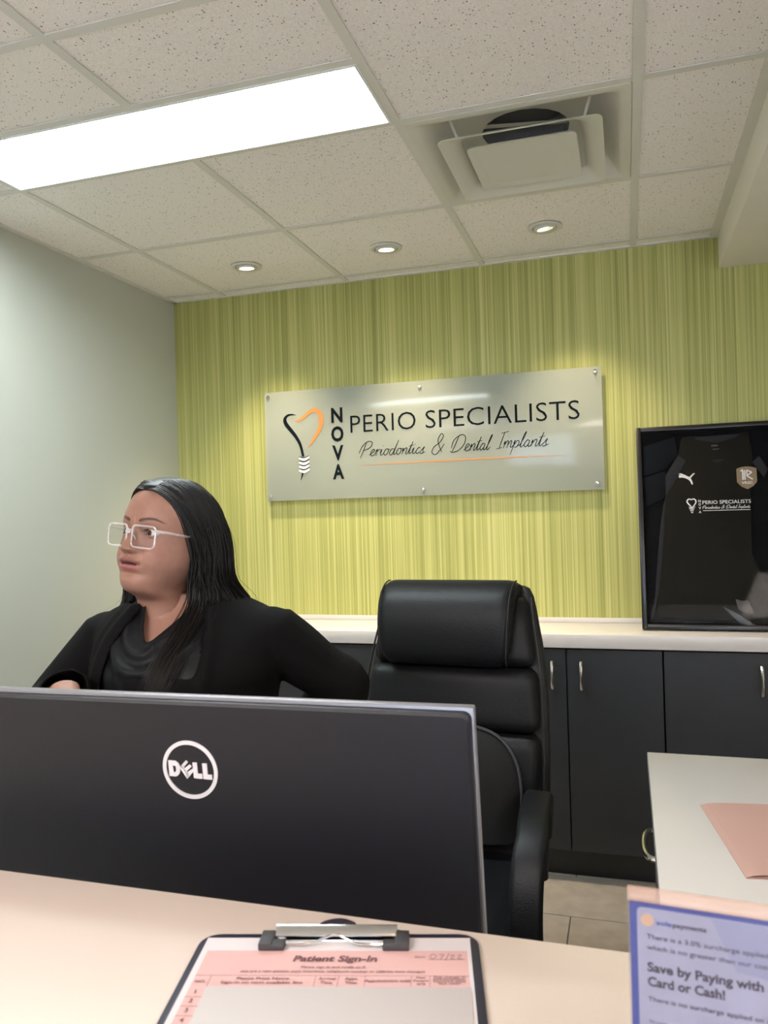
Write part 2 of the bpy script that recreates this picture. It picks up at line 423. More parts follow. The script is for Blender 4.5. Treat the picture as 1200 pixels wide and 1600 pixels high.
# ------------------------------------------------------------------ downlights
def downlight(x, y, label, power, aim=(0, .25, -1), e=30, seen=True, col=(1, .84, .60), grp='small round downlights above the green wall', size=80):
    t = empty('recessed_downlight', (x, y, H), label=label, cat='ceiling light', group=grp)
    b = MB(); b.lathe([(.062, .0005), (.062, -.003), (.058, -.005), (.046, -.004), (.043, .004), (.043, .03)], n=28)
    n_ = len(b.f); b.f = [f for f in b.f if len(f) == 4]
    b.build('trim_ring', M_diff, t, smooth=True)
    A = Vector(aim).normalized(); q = A.to_track_quat('-Z', 'Y').to_matrix().to_4x4()
    b = MB(); b.lathe([(.032, .012), (.040, .006), (.041, -.004), (.036, -.010), (.030, -.008), (.027, .004)], n=24)
    b.f = [f for f in b.f if len(f) == 4]; g = b.build('gimbal', M_diff, t, smooth=True, xf=q)
    b = MB(); b.lathe([(.0285, .002), (.0285, 0), (.001, -.002)], n=20); b.build('lamp_face', emit('warm_lamp_glow', (1, .86, .62), e), t, xf=q)
    ld = bpy.data.lights.new('downlight_beam', 'SPOT'); ld.energy = power; ld.color = col; ld.spot_size = math.radians(size); ld.spot_blend = 1.0; ld.shadow_soft_size = .035
    lo = bpy.data.objects.new('downlight_beam', ld); COL.objects.link(lo); lo.parent = t
    lo.matrix_local = Matrix.Translation(A*.02) @ q
    return t
downlight(-1.476, 2.947, 'leftmost of the three small round downlights near the green wall', SPOT_W, (0.0, .10, -1), 9)
downlight(-.870, 2.947, 'middle of the three small round downlights near the green wall', SPOT_W, (0.0, .10, -1), 9)
downlight(-.258, 2.951, 'rightmost and dimmest of the three small round downlights near the green wall', SPOT_W*.75, (0.12, .12, -1), 2.2)
for i, x in enumerate((-1.05, -.05)):
    downlight(x, .10, ['warm downlight over the left end of the reception counter', 'warm downlight over the middle of the reception counter'][i], WARM_W*(1.5 if i == 0 else 1), (0, .12, -1), 20, col=(1, .60, .40), grp='warm downlights over the reception counter', size=95)

# ------------------------------------------------------------------ back counter and cabinets
CZ = .937; CY = 3.02
wt = empty('back_countertop', (0, CY, CZ-.052), label='long white countertop along the green wall on charcoal cabinets', cat='countertop')
MB().box(XL+.002, XR-.01, -.02, YB-CY-.001, 0, .052).build('slab', M_top, wt, bevel=.003)
MB().box(XL+.002, XR-.01, YB-CY-.014, YB-CY-.001, .0525, .072).build('backsplash_strip', M_top, wt, bevel=.001)
def pull(b, x, y, z0, z1, proj=.03, axis='z'):
    pts = []
    n = 14
    for k in range(n+1):
        a = PI*k/n
        pts.append((math.sin(a)**.6*proj, z0+(z1-z0)*(1-math.cos(a))/2))
    rad = [.0055+.0015*abs(math.cos(PI*k/n)) for k in range(n+1)]
    if axis == 'z': b.tube([(x, y-p, z) for p, z in pts], rad, 8, up=(1, 0, 0))
    else: b.tube([(x-p, z, y) for p, z in pts], rad, 8, up=(0, 0, 1))
    return b
def cabinet(bounds, handles, label):
    x0, x1 = bounds[0], bounds[-1]; xm = (x0+x1)/2
    c = empty('base_cabinet', (xm, CY, 0), label=label, cat='cabinet', group='charcoal cabinets under the white countertop')
    MB().box(x0-xm+.0005, x1-xm-.0005, .022, YB-CY-.002, .116, CZ-.0525).build('carcass', M_dark, c)
    MB().box(x0-xm+.0005, x1-xm-.0005, .062, .078, 0.0005, .115).build('toe_kick', M_cab, c)
    for i in range(len(bounds)-1):
        d0, d1 = bounds[i]-xm+.0022, bounds[i+1]-xm-.0022
        d = MB().box(d0, d1, 0, .019, .117, CZ-.060).build('door', M_cab, c, bevel=.0008, seg=1)
        hx = d0+.052 if handles[i] == 'L' else d1-.050
        pull(MB(), hx, 0, .726, .834).build('handle', M_chrome, d, smooth=True)
    return c
cabinet([-2.04, -1.655, -1.270], 'RL', 'charcoal two-door cabinet at the left wall behind the woman')
cabinet([-1.268, -.923, -.578], 'RL', 'charcoal two-door cabinet behind the woman and the chair back')
cabinet([-.576, -.232, .112], 'RL', 'charcoal two-door cabinet right of the black chair with both arched pulls in view')
cabinet([.114, .490, .866], 'RL', 'charcoal two-door cabinet below the framed jersey, partly behind the white desk')
cabinet([.868, 1.240, 1.612], 'RL', 'charcoal two-door cabinet right of the one below the framed jersey')
cabinet([1.614, 1.950, 2.285], 'RL', 'charcoal two-door cabinet in the far right corner')

# ------------------------------------------------------------------ acrylic sign
def acrylic_mat():
    mt = bpy.data.materials.new('frosted_acrylic'); mt.use_nodes = True; nt = mt.node_tree; b = nt.nodes['Principled BSDF']
    b.inputs['Base Color'].default_value = (.44, .47, .41, 1); b.inputs['Roughness'].default_value = .10; b.inputs['Specular IOR Level'].default_value = .4
    b.inputs['Alpha'].default_value = .56
    return mt
sg = empty('company_sign', (-.8275, YB-.030, 1.7295), label='wide frosted acrylic company sign mounted on the green wall', cat='sign')
MB().box(-.7485, .7485, 0, .006, -.249, .249).build('acrylic_panel', acrylic_mat(), sg, bevel=.0015)
for x, z in ((-.728, .227), (-.010, .222), (.722, .230), (-.728, -.228), (-.008, -.222), (.719, -.222)):
    MB().lathe([(.0001, -.009), (.006, -.008), (.008, -.006), (.008, 0), (.006, .0002)], (x, 0, z), 16, 'y').build('standoff_screw', M_steel, sg, smooth=True)
    MB().lathe([(.005, .0062), (.005, .0295)], (x, 0, z), 12, 'y').build('standoff_post', M_steel, sg, smooth=True)
lt = lambda body, h, x, z, w_, mm=M_ink, name='lettering', par=sg, y=-.0006, **k: text_obj(name, body, h, mm, par, frame_xz(x, y, z), w_, **k)
for ch, zt, zb in (('N', .158, .094), ('O', .074, .010), ('V', -.010, -.075), ('A', -.095, -.159)):
    wd = .054 if ch != 'O' else .059
    lt(ch, (zt-zb)*.98, -.395, zb, wd, bold=.034, align='CENTER')
lt('PERIO', .079, -.332, .041, .300, bold=-.008, spacing=1.05)
lt('SPECIALISTS', .079, .012, .041, .646, bold=-.008, spacing=1.02)
b = MB()
ribbon(b, [(-.592, .1375), (-.612, .141), (-.634, .138), (-.648, .122), (-.643, .100), (-.624, .075), (-.598, .042), (-.576, .002), (-.563, -.052)], [.001, .006, .010, .015, .018, .017, .015, .013, .011], -.0012, -.0002)
ribbon(b, [(-.566, -.112), (-.569, -.132), (-.578, -.160)], [.012, .008, .001], -.0012, -.0002)
for z in (-.0525, -.070, -.088, -.106): ribbon(b, [(-.584, z+.002), (-.559, z-.006), (-.534, z+.004)], [.001, .005, .001], -.0012, -.0002)
b.build('logo_dark_stroke', M_ink, sg)
b = MB()
ribbon(b, [(-.600, .110), (-.575, .116), (-.548, .130), (-.523, .149), (-.500, .154), (-.478, .139), (-.470, .108), (-.478, .072), (-.500, .038), (-.520, .010), (-.541, -.012)], [.002, .012, .015, .017, .019, .022, .022, .020, .016, .010, .001], -.0012, -.0002)
b.build('logo_orange_stroke', M_orange, sg)
b = MB()
for z in (-.060, -.079, -.097, -.115): ribbon(b, [(-.585, z), (-.559, z-.006), (-.533, z+.004)], [.007, .012, .007], -.0014, -.0004)
b.build('logo_screw_threads', M_whitep, sg)
b = MB(); ribbon(b, [(-.290, -.104), (-.1, -.1025), (.15, -.1015), (.4, -.102), (.590, -.104)], [.001, .004, .0055, .004, .001], -.0012, -.0002); b.build('orange_underline', M_orange, sg)

SCRIPT = {
 'P': ([[(.35, 2.0), (.22, 1.0), (.0, -.25)], [(-.35, .5), (-.1, 1.5), (.5, 2.15), (1.15, 2.0), (1.1, 1.35), (.5, .95), (.15, .85)]], 1.25),
 'e': ([[(-.1, .15), (.35, .55), (.5, .85), (.25, .95), (.05, .5), (.2, .05), (.55, .1), (.75, .35)]], .75),
 'r': ([[(-.1, .3), (.1, .95), (.12, .0)], [(.12, .55), (.35, .9), (.6, .85)]], .62),
 'i': ([[(-.05, .4), (.12, .9), (.08, .15), (.3, .08), (.5, .4)], [(.18, 1.35), (.2, 1.45)]], .5),
 'o': ([[(.5, .85), (.2, .9), (0, .4), (.2, .02), (.5, .25), (.55, .75), (.35, .92), (.8, .8)]], .78),
 'd': ([[(.55, .8), (.25, .9), (0, .4), (.15, .02), (.45, .25), (.85, 2.1)], [(.85, 2.1), (.6, .5), (.65, .05), (.95, .3)]], .95),
 'n': ([[(-.05, .5), (.08, .9), (.02, 0)], [(.02, .3), (.35, .9), (.55, .8), (.5, .15), (.65, .05), (.9, .4)]], .85),
 'm': ([[(-.05, .5), (.08, .9), (.02, 0)], [(.02, .3), (.3, .9), (.45, .8), (.42, 0)], [(.42, .3), (.7, .9), (.85, .8), (.82, .15), (1.0, .1), (1.15, .4)]], 1.15),
 't': ([[(-.05, .3), (.3, 1.8)], [(.3, 1.8), (.1, .4), (.2, .05), (.5, .35)], [(-.1, 1.15), (.55, 1.3)]], .5),
 'c': ([[(.5, .75), (.3, .9), (0, .4), (.2, .02), (.6, .3)]], .6),
 's': ([[(-.05, .2), (.4, .95), (.3, .5), (.4, .15), (.15, -.02), (-.05, .1)], [(.3, .02), (.7, .25)]], .65),
 'a': ([[(.5, .8), (.25, .9), (0, .4), (.15, .02), (.45, .3), (.55, .85)], [(.55, .85), (.5, .15), (.65, .05), (.9, .4)]], .85),
 'l': ([[(-.05, .2), (.3, 1.3), (.4, 2.0), (.2, 1.5), (.08, .2), (.25, .05), (.5, .4)]], .5),
 'p': ([[(-.05, .5), (.1, .9), (-.12, -.9)], [(.05, .3), (.35, .9), (.6, .7), (.45, .1), (.1, .05)], [(.45, .1), (.8, .4)]], .78),
 'D': ([[(.55, 2.0), (.35, .9), (.1, .0)], [(-.1, .5), (.0, 1.5), (.8, 2.2), (1.5, 1.9), (1.55, .9), (.9, .1), (.1, -.05), (-.15, .1)]], 1.8),
 'I': ([[(.35, 2.1), (.2, 1.0), (.1, .0)], [(-.05, 1.95), (.8, 2.15)], [(-.2, -.05), (.4, .1)]], .6),
 '&': ([[(1.4, .1), (.9, .7), (.45, 1.5), (.7, 2.15), (1.1, 1.9), (.8, 1.2), (.1, .7), (.0, .1), (.6, -.15), (1.15, .4), (1.5, 1.0)]], 1.7),
 ' ': ([], .75)}
def script_text(body, x, z, width, xh, wd, y0=-.0012, y1=-.0002, slant=.28):
    tot = sum(SCRIPT[c][1] for c in body); sx = width/tot; b = MB(); cx = 0
    for c in body:
        for st in SCRIPT[c][0]:
            pts = [(x+(cx+p[0])*sx+slant*p[1]*xh, z+p[1]*xh) for p in st]
            n = len(pts); ribbon(b, pts, [wd*.75]+[wd]*(n-2)+[wd*.6], y0, y1, n=5)
        cx += SCRIPT[c][1]
    return b
script_text('Periodontics', -.288, -.066, .292, .030, .0032).build('script_lettering', M_ink, sg)
script_text('&', .035, -.068, .052, .038, .0032).build('script_lettering', M_ink, sg)
script_text('Dental', .120, -.066, .165, .032, .0032).build('script_lettering', M_ink, sg)
script_text('Implants', .322, -.062, .205, .032, .0032).build('script_lettering', M_ink, sg)

# ------------------------------------------------------------------ framed jersey
ft = math.atan2(.165, .775)
fj = empty('framed_jersey', (.340, 3.112, CZ+.0078), label='black shadow box frame holding a dark sports jersey, leaning on the green wall', cat='framed jersey')
FM = Matrix.Rotation(-ft, 4, 'X')
FW, FH = .294, .792
def fb(mb, name, m_, par=fj, **k): return mb.build(name, m_, par, xf=FM, **k)
M_fblack = mat('black_frame_gloss', (.010, .010, .011), .3)
fb(MB().box(-FW, FW, .030, .034, .0, FH), 'back_board', mat('black_backing', (.004, .0045, .006), 1.0, spec=.03))
for (x0, x1, z0, z1) in ((-FW, -FW+.018, 0, FH), (FW-.018, FW, 0, FH), (-FW+.018, FW-.018, 0, .018), (-FW+.018, FW-.018, FH-.018, FH)):
    fb(MB().box(x0, x1, 0, .030, z0, z1), 'frame_rail', M_fblack, bevel=.002)
MG = mat('display_glazing', (.02, .02, .02), .03, trans=0, alpha=.045, spec=.5)
fb(MB().box(-FW+.0185, FW-.0185, .004, .006, .0185, FH-.0185), 'glazing', MG)
# jersey: real cloth relief
M_j = mat('dark_grey_jersey', (.0125, .0118, .0105), 1.0, spec=.05)
M_j2 = mat('grey_shoulder_panel', (.026, .026, .030), 1.0, spec=.05)
M_j3 = mat('navy_black_sleeve', (.006, .008, .012), 1.0, spec=.05)
K = 1.0
def jx(x): return x-.340
def jz(z): return (z-.937)*1.02
def cloth(poly, y, thick, name, m_, par):
    return fb(MB().prism([(jx(x), jz(z)) for x, z in poly], y-thick, y, 'xzy'), name, m_, par, bevel=.0015)
jr = fb(MB().prism([(jx(x), jz(z)) for x, z in [(.200, 1.595), (.215, 1.668), (.262, 1.675), (.300, 1.660), (.340, 1.655), (.380, 1.660), (.420, 1.675), (.455, 1.680), (.466, 1.590), (.452, 1.45), (.447, 1.325), (.443, 1.215), (.487, 1.101), (.505, .985), (.40, .975), (.25, .972), (.10, .985), (.108, 1.072), (.124, 1.198), (.135, 1.282), (.140, 1.36), (.150, 1.445), (.174, 1.477)]], .018, .024, 'xzy'), 'jersey', M_j, fj, bevel=.002)
cloth([(.200, 1.600), (.229, 1.575), (.174, 1.477), (.149, 1.440), (.150, 1.52)], .0175, .001, 'shoulder_panel', M_j2, jr)
cloth([(.137, 1.40), (.149, 1.44), (.142, 1.36), (.137, 1.282), (.126, 1.198), (.112, 1.08), (.088, .985), (.076, .972), (.096, 1.06), (.108, 1.18), (.120, 1.29)], .0175, .001, 'side_panel', M_j2, jr)
cloth([(.462, 1.56), (.489, 1.583), (.515, 1.53), (.50, 1.50)], .0175, .001, 'shoulder_panel', M_j2, jr)
cloth([(.068, 1.52), (.070, 1.64), (.19, 1.675), (.20, 1.60), (.150, 1.545)], .022, .003, 'folded_sleeve', M_j3, jr)
cloth([(.068, 1.515), (.150, 1.54), (.170, 1.48), (.140, 1.43), (.075, 1.40)], .024, .004, 'folded_sleeve', M_j3, jr)
cloth([(.265, 1.657), (.265, 1.668), (.420, 1.672), (.420, 1.661), (.34, 1.640)], .0172, .001, 'collar', M_j2, jr)
cloth([(.315, 1.575), (.370, 1.578), (.342, 1.560)], .0174, .0006, 'collar_vent', M_j2, jr)
def ftext(body, h, x, z, w_, name='print', mm=M_whitep, y=.0165, **k):
    v, f = text_mesh(body, h, w_, **k); FR = FM @ frame_xz(jx(x), y, jz(z))
    me = bpy.data.meshes.new(name); me.from_pydata([tuple(FR @ Vector(p)) for p in v], [], f); me.materials.append(mm)
    o = bpy.data.objects.new(name, me); COL.objects.link(o); o.parent = jr; return o
def fprism(polys, name, m_, y=.0165, t=.0008):
    b = MB()
    for p_ in polys: b.prism([(jx(x), jz(z)) for x, z in p_], y-t, y, 'xzy')
    return fb(b, name, m_, jr)
def fribbon(list_, name, m_, y=.0165, t=.0006):
    b = MB()
    for pts, ws in list_: ribbon(b, [(jx(x), jz(z)) for x, z in pts], ws, y-t, y)
    return fb(b, name, m_, jr)
# leaping cat mark
fribbon([([(.200, 1.515), (.211, 1.518), (.224, 1.513), (.236, 1.506), (.243, 1.496), (.247, 1.483)], [.007, .014, .011, .010, .007, .005]),
         ([(.236, 1.507), (.244, 1.514), (.250, 1.521), (.257, 1.525)], [.008, .006, .005, .004]),
         ([(.199, 1.524), (.206, 1.526), (.213, 1.521)], [.002, .004, .006]),
         ([(.200, 1.511), (.208, 1.513)], [.003, .003])], 'jersey_emblem', M_whitep)
fprism([[(.406, 1.536), (.422, 1.542), (.441, 1.544), (.460, 1.542), (.476, 1.536), (.476, 1.485), (.462, 1.468), (.441, 1.457), (.420, 1.468), (.406, 1.485)]], 'crest', mat('bronze_crest', (.23, .165, .095), .5))
fribbon([([(.420, 1.525), (.427, 1.530), (.427, 1.493)], [.003, .005, .005]), ([(.434, 1.530), (.434, 1.493)], [.005, .005])], 'crest_mark', M_whitep, y=.0155)
b_ = MB()
for a_, c_ in (((.441, 1.530), (.459, 1.521)), ((.459, 1.521), (.441, 1.508)), ((.441, 1.508), (.461, 1.494)), ((.4415, 1.530), (.4415, 1.508))):
    ribbon(b_, [(jx(a_[0]), jz(a_[1])), (jx(c_[0]), jz(c_[1]))], [.0045, .0045], .0149, .0155, n=2)
fb(b_, 'crest_mark', M_whitep, jr)
ftext('VRSC', .0095, .441, 1.477, .040, align='CENTER', bold=.02, y=.0155)
fribbon([([(.232, 1.388), (.239, 1.396), (.2295, 1.408), (.225, 1.417), (.231, 1.426), (.241, 1.424), (.250, 1.426), (.257, 1.418), (.254, 1.407), (.245, 1.396), (.241, 1.388)], [.001, .003, .0045, .0045, .0045, .004, .0045, .0045, .004, .003, .002]),
         ([(.229, 1.396), (.241, 1.393), (.254, 1.397)], [.001, .003, .001]), ([(.231, 1.390), (.241, 1.387), (.252, 1.391)], [.001, .003, .001]), ([(.234, 1.384), (.241, 1.381), (.249, 1.385)], [.001, .003, .001]), ([(.237, 1.378), (.242, 1.373), (.246, 1.378)], [.001, .003, .001])], 'jersey_logo', M_whitep)
for ch, z in (('N', 1.413), ('O', 1.400), ('V', 1.386), ('A', 1.371)): ftext(ch, .0095, .270, z, .0085, align='CENTER', bold=.02)
ftext('PERIO SPECIALISTS', .0135, .280, 1.405, .170, bold=.006)
b = script_text('Periodontics & Dental Implants', jx(.280), jz(1.387), .166, .0058, .0012, .0158, .0165); fb(b, 'jersey_script', M_whitep, jr)
fribbon([([(.280, 1.380), (.446, 1.380)], [.002, .002])], 'jersey_underline', M_whitep)
b = MB(); b.box(jx(.322), jx(.345), .0165, .0172, jz(1.628), jz(1.634)).box(jx(.326), jx(.349), .0165, .0172, jz(1.615), jz(1.619)); fb(b, 'neck_label', mat('faded_label', (.06, .06, .06), .7), jr)
# crumpled clear sleeve at the bottom of the case
M_cel = mat('clear_cellophane', (.3, .3, .32), .08, alpha=.05, spec=.9)
rs = random.Random(3); b = MB(); nx, nz = 26, 7
for i in range(nx):
    for j in range(nz):
        b.v.append((jx(.078+i*.0168), .0145-.004*rs.random()-.003*math.sin(i*.9+j*1.7)*(j % 2), .024+j*.011+.004*rs.random()))
for i in range(nx-1):
    for j in range(nz-1):
        a = i*nz+j; b.f.append((a, a+nz, a+nz+1, a+1))
fb(b, 'clear_sleeve', M_cel, fj)
cloth([(.331, 1.022), (.378, 1.000), (.455, .945), (.40, .948)], .0150, .0006, 'sleeve_reflection', mat('green_grey_reflection', (.016, .022, .020), .25), fj)  # opaque patches paint reflections onto the clear sleeve
cloth([(.377, 1.050), (.40, 1.042), (.415, 1.045), (.43, 1.020), (.436, .998), (.41, 1.0), (.385, 1.012)], .0145, .0006, 'sleeve_reflection', mat('taupe_reflection', (.05, .044, .040), .35), fj)

# ------------------------------------------------------------------ reception counter (transaction ledge)
RZ = 1.063; RY0, RY1 = .12, .645
rc = empty('reception_counter', (-.3, (RY0+RY1)/2, 0), label='cream reception counter in the foreground holding the clipboard', cat='counter')
cyc = (RY0+RY1)/2
MB().box(XL+.3+.002, 1.6, RY0-cyc, RY1-cyc, RZ-.035, RZ).build('countertop', M_topwarm, rc, bevel=.002)
MB().box(XL+.3+.002, 1.6, -.16, .20, 0, RZ-.0352).build('front_panel', M_white, rc)
# work surface
DZ = .736
ws = empty('work_desk', (-1.0, .93, 0), label='white lower work surface behind the cream reception counter', cat='desk')
MB().box(XL+1.0+.002, 1.036, .587-.93+.002+.0, 1.12-.93, DZ-.03, DZ).build('desk_top', M_top, ws, bevel=.002)
for x in (-1.0, 0, .98): MB().box(x, x+.03, .66-.93, 1.08-.93, 0, DZ-.0305).build('support_panel', M_cab, ws)
rt = empty('return_desk', (.62, 1.70, 0), label='white return desk on the right with a pink folder on it', cat='desk')
MB().box(.0365-.62, 1.25-.62, 1.1215-1.70, 2.259-1.70, DZ-.025, DZ).build('desk_top', M_top, rt, bevel=.0015)
MB().box(.0350-.62, .0364-.62, 1.1215-1.70, 2.259-1.70, DZ-.025, DZ-.0005).build('edge_band', mat('grey_edge_band', (.16, .17, .17), .5), rt)
ped = MB().box(.055-.62, .50-.62, 1.30-1.70, 2.22-1.70, 0.02, DZ-.0255).build('pedestal', M_cab, rt)
for k in range(3):
    dr = MB().box(.042-.62, .0545-.62, 1.305-1.70, 1.99-1.70, .05+k*.218, .265+k*.218).build('drawer', M_cab, rt, bevel=.001)
    pull(MB(), .042-.62, .250+k*.218, 1.69-1.70, 1.84-1.70, proj=.026, axis='y').build('handle', M_chrome, dr, smooth=True)
MB().box(1.21-.62, 1.24-.62, 1.15-1.70, 2.2-1.70, 0, DZ-.0255).build('support_panel', M_cab, rt)

# ------------------------------------------------------------------ pink folder
pf = empty('file_folder', (.30, 1.72, DZ), math.radians(7.9), label='pink manila folder lying on the white return desk', cat='folder')
M_pink = mat('pink_card', (.55, .345, .30), .6, bump=.1, scale=200)
def sheet(x0, x1, y0, y1, zf, t=.0006, nx=24, ny=2):
    b = MB(); top = []
    xs = [x0+(x1-x0)*i/nx for i in range(nx+1)]
    for i in range(nx):
        za, zb = zf(xs[i]), zf(xs[i+1])
        b.add([(xs[i], y0, za), (xs[i+1], y0, zb), (xs[i+1], y1, zb), (xs[i], y1, za), (xs[i], y0, za+t), (xs[i+1], y0, zb+t), (xs[i+1], y1, zb+t), (xs[i], y1, za+t)],
              [(0, 3, 2, 1), (4, 5, 6, 7), (0, 1, 5, 4), (2, 3, 7, 6)] + ([(3, 0, 4, 7)] if i == 0 else []) + ([(1, 2, 6, 5)] if i == nx-1 else []))
    return b
fx0, fx1, fy0, fy1 = -.137, .165, -.170, .184
sheet(fx0, fx1, fy0, fy1, lambda x: .0005).build('back_leaf', M_pink, pf)
sheet(fx0, fx1-.01, fy0+.002, fy1-.003, lambda x: .0012+.0075*(1-math.exp(-(x-fx0)/.018))*(.4+.6*math.exp(-(x-fx0)/.3))).build('front_leaf', M_pink, pf)
sheet(fx0+.01, fx1-.02, fy0+.012, fy1-.01, lambda x: .0013, .0014).build('paper', mat('paper_white', (.72, .70, .68), .7), pf)

# ------------------------------------------------------------------ monitor
MT = math.radians(7.5)
mo = empty('computer_monitor', (-.452, .80, DZ), math.radians(1.2), label='wide black monitor seen from behind at the reception counter', cat='monitor')
MM = Matrix.Translation((0, -.073, 1.226-DZ)) @ Matrix.Rotation(MT, 4, 'X')   # origin = top centre of the rear face
hw, hgt = .3065, .362
M_mback = mat('satin_black_shell', (.009, .009, .012), .36, bump=.25, scale=1400, spec=.35)
M_rim = mat('silver_grey_rim', (.22, .22, .24), .35, .3)
MB().box(-hw, hw, .004, .014, -hgt, 0).build('bezel', M_rim, mo, xf=MM, bevel=.002)
MB().box(-hw+.010, hw-.010, .0141, .0155, -hgt+.018, -.010).build('screen', mat('dark_screen', (.01, .012, .02), .1), mo, xf=MM)
b = MB()
def rr_xz(hx_, z0, z1, r, y):
    pts = rrect(hx_, (z1-z0)/2, r, 0, 4); cz = (z0+z1)/2
    return [(p[0], y, cz+p[1]) for p in pts]
b.loft([rr_xz(hw-.0025, -hgt+.003, -.0035, .008, .004), rr_xz(hw-.003, -hgt+.004, -.004, .008, -.002), rr_xz(hw-.006, -hgt+.007, -.007, .007, -.004), rr_xz(hw-.012, -hgt+.012, -.014, .012, -.0045)])
b.build('rear_shell', M_mback, mo, smooth=True, angle=25, xf=MM)
b = MB(); b.loft([rr_xz(.13, -.30, -.13, .02, -.0042), rr_xz(.12, -.29, -.14, .02, -.0050)]); b.build('rear_cover', M_mback, mo, smooth=True, angle=20, xf=MM)
# round emblem
LC = -.078
b = MB(); ro, ri = .0325, .0282; n = 56
for k in range(n):
    a0, a1 = 2*PI*k/n, 2*PI*(k+1)/n
    b.prism([(ro*math.cos(a0), LC+ro*math.sin(a0)), (ro*math.cos(a1), LC+ro*math.sin(a1)), (ri*math.cos(a1), LC+ri*math.sin(a1)), (ri*math.cos(a0), LC+ri*math.sin(a0))], -.0056, -.0044, 'xzy')
M_logo = mat('silver_emblem', (.62, .60, .62), .35, .2)
b.build('emblem_ring', M_logo, mo, xf=MM)
S = .0505/600.0
def dl(polys, b=MB()): return b
b = MB()
def P_(pts): b.prism([((x-615)*S, LC-(y-725-(x-615)*.055)*S) for x, y in pts], -.0056, -.0044, 'xzy')
P_([(315, 600), (378, 604), (378, 812), (315, 806)]); P_([(378, 604), (415, 606), (450, 630), (415, 675), (395, 668), (378, 665)]); P_([(450, 630), (468, 655), (476, 700), (418, 700), (415, 675)]); P_([(476, 700), (472, 745), (455, 780), (410, 745), (418, 722), (418, 700)]); P_([(455, 780), (430, 803), (405, 814), (378, 812), (378, 757), (395, 757), (410, 745)])
P_([(470, 690), (508, 655), (600, 795), (563, 842)])                         # slanted E spine
P_([(478, 682), (568, 600), (594, 625), (510, 708)]); P_([(522, 716), (618, 650), (640, 682), (545, 757)]); P_([(548, 770), (655, 708), (672, 735), (565, 842)])
P_([(660, 628), (720, 630), (720, 838), (660, 830)]); P_([(720, 775), (782, 778), (782, 840), (720, 838)])
P_([(795, 640), (858, 640), (858, 848), (795, 842)]); P_([(858, 788), (916, 790), (916, 852), (858, 848)])
b.build('emblem_letters', M_logo, mo, xf=MM)
b = MB(); b.box(-.035, .035, .0, .03, .012, .30); b.build('stand_neck', M_blackplastic, mo, bevel=.004, xf=Matrix.Translation((0, .005-.045, 0)))
MB().prism([(-.13, -.11), (.13, -.11), (.12, .10), (-.12, .10)], .0005, .012).build('stand_base', M_blackplastic, mo, bevel=.003)

# ------------------------------------------------------------------ clipboard
CA = math.atan2(.055, .222)
cb = empty('clipboard', (-.349, .581, RZ+.0003), CA, label='dark clipboard with a pink patient sign-in sheet on the counter', cat='clipboard')
# local x right, y = -down
def dn(b_): return b_
M_board = mat('navy_black_board', (.018, .017, .035), .35)
def rpoly(x0, x1, y0, y1, r, n=5):
    cx, cy = (x0+x1)/2, (y0+y1)/2
    return [(cx+p[0], cy+p[1]) for p in rrect((x1-x0)/2, (y1-y0)/2, r, 0, n)]
MB().prism(rpoly(0, .229, -.318, 0, .016), 0, .003).build('board', M_board, cb, bevel=.0008)
M_paper = mat('white_paper', (.50, .475, .485), .6)
M_pk = mat('pink_print', (.50, .31, .295), .6)
M_gr = mat('grey_cover_film', (.37, .345, .33), .3)
M_txt = mat('grey_red_print', (.15, .08, .09), .8, spec=.05)
sh = tag(MB().box(.006, .222, -.300, -.008, 0, .0006).build('sign_in_sheet', M_paper, cb), 'white and pink patient sign-in form')
sh.location = (0, 0, .0032)
Z1 = .00075
MB().box(.011, .219, -.0745, -.027, .00061, .0007).build('pink_header', M_pk, sh)
MB().box(.011, .0235, -.290, -.0750, .00061, .0007).build('pink_number_column', M_pk, sh)
MB().box(.0238, .2195, -.285, -.0755, .00062, .0014).build('privacy_cover', M_gr, sh)
def ct(body, h, x, y, w_, mm=M_txt, z=.0008, **k):
    return text_obj('form_text', body, h, mm, sh, Matrix.Translation((x, y, z)), w_, **k)
ct('Patient Sign-In', .0075, .1155, -.0425, .066, bold=.03, align='CENTER', shear=.15)
ct('Date', .0028, .178, -.0375, .008)
ct('Please sign in and notify us if:', .0026, .1155, -.0515, .050, bold=.015, align='CENTER')
ct('you are a new patient, your insurance, telephone number or address have changed.', .0026, .1155, -.0570, .142, bold=.015, align='CENTER')
for body, x, y, w_ in (('NO.', .0172, -.0705, .008), ('Please Print Name', .064, -.0665, .040), ('Sign-in on next available line', .064, -.0715, .062), ('Arrival', .1125, -.0665, .013), ('Time', .1125, -.0715, .009), ('Appt.', .131, -.0665, .010), ('Time', .131, -.0715, .009), ('Appointment with', .158, -.0690, .034), ('New', .183, -.0645, .007), ('Patient', .183, -.0683, .011), ('(\u2713)' if False else '(/)', .183, -.0722, .006), ('Any change in', .204, -.0635, .024), ('address/phone/', .204, -.0662, .024), ('insurance since', .204, -.0689, .024), ('last visit?', .204, -.0716, .016)):
    ct(body, .0030 if x < .18 else .0021, x, y, w_, bold=.015, align='CENTER')
for i in range(12): ct(str(i+1), .0042, .0172, -.0835-i*.0108, None, bold=.02, align='CENTER')
b = MB()
b.box(.011, .219, -.0607, -.0604, .0007, .00079)
for i in range(12): b.box(.011, .0235, -.0872-i*.0108, -.0869-i*.0108, .0007, .00079)
for x in (.0235, .1035, .121, .141, .1755, .1895): b.box(x-.00015, x+.00015, -.0745, -.0607, .0007, .00079)
b.box(.188, .217, -.0392, -.0389, .0007, .00079)
b.build('table_rules', M_txt, sh)
b = MB()
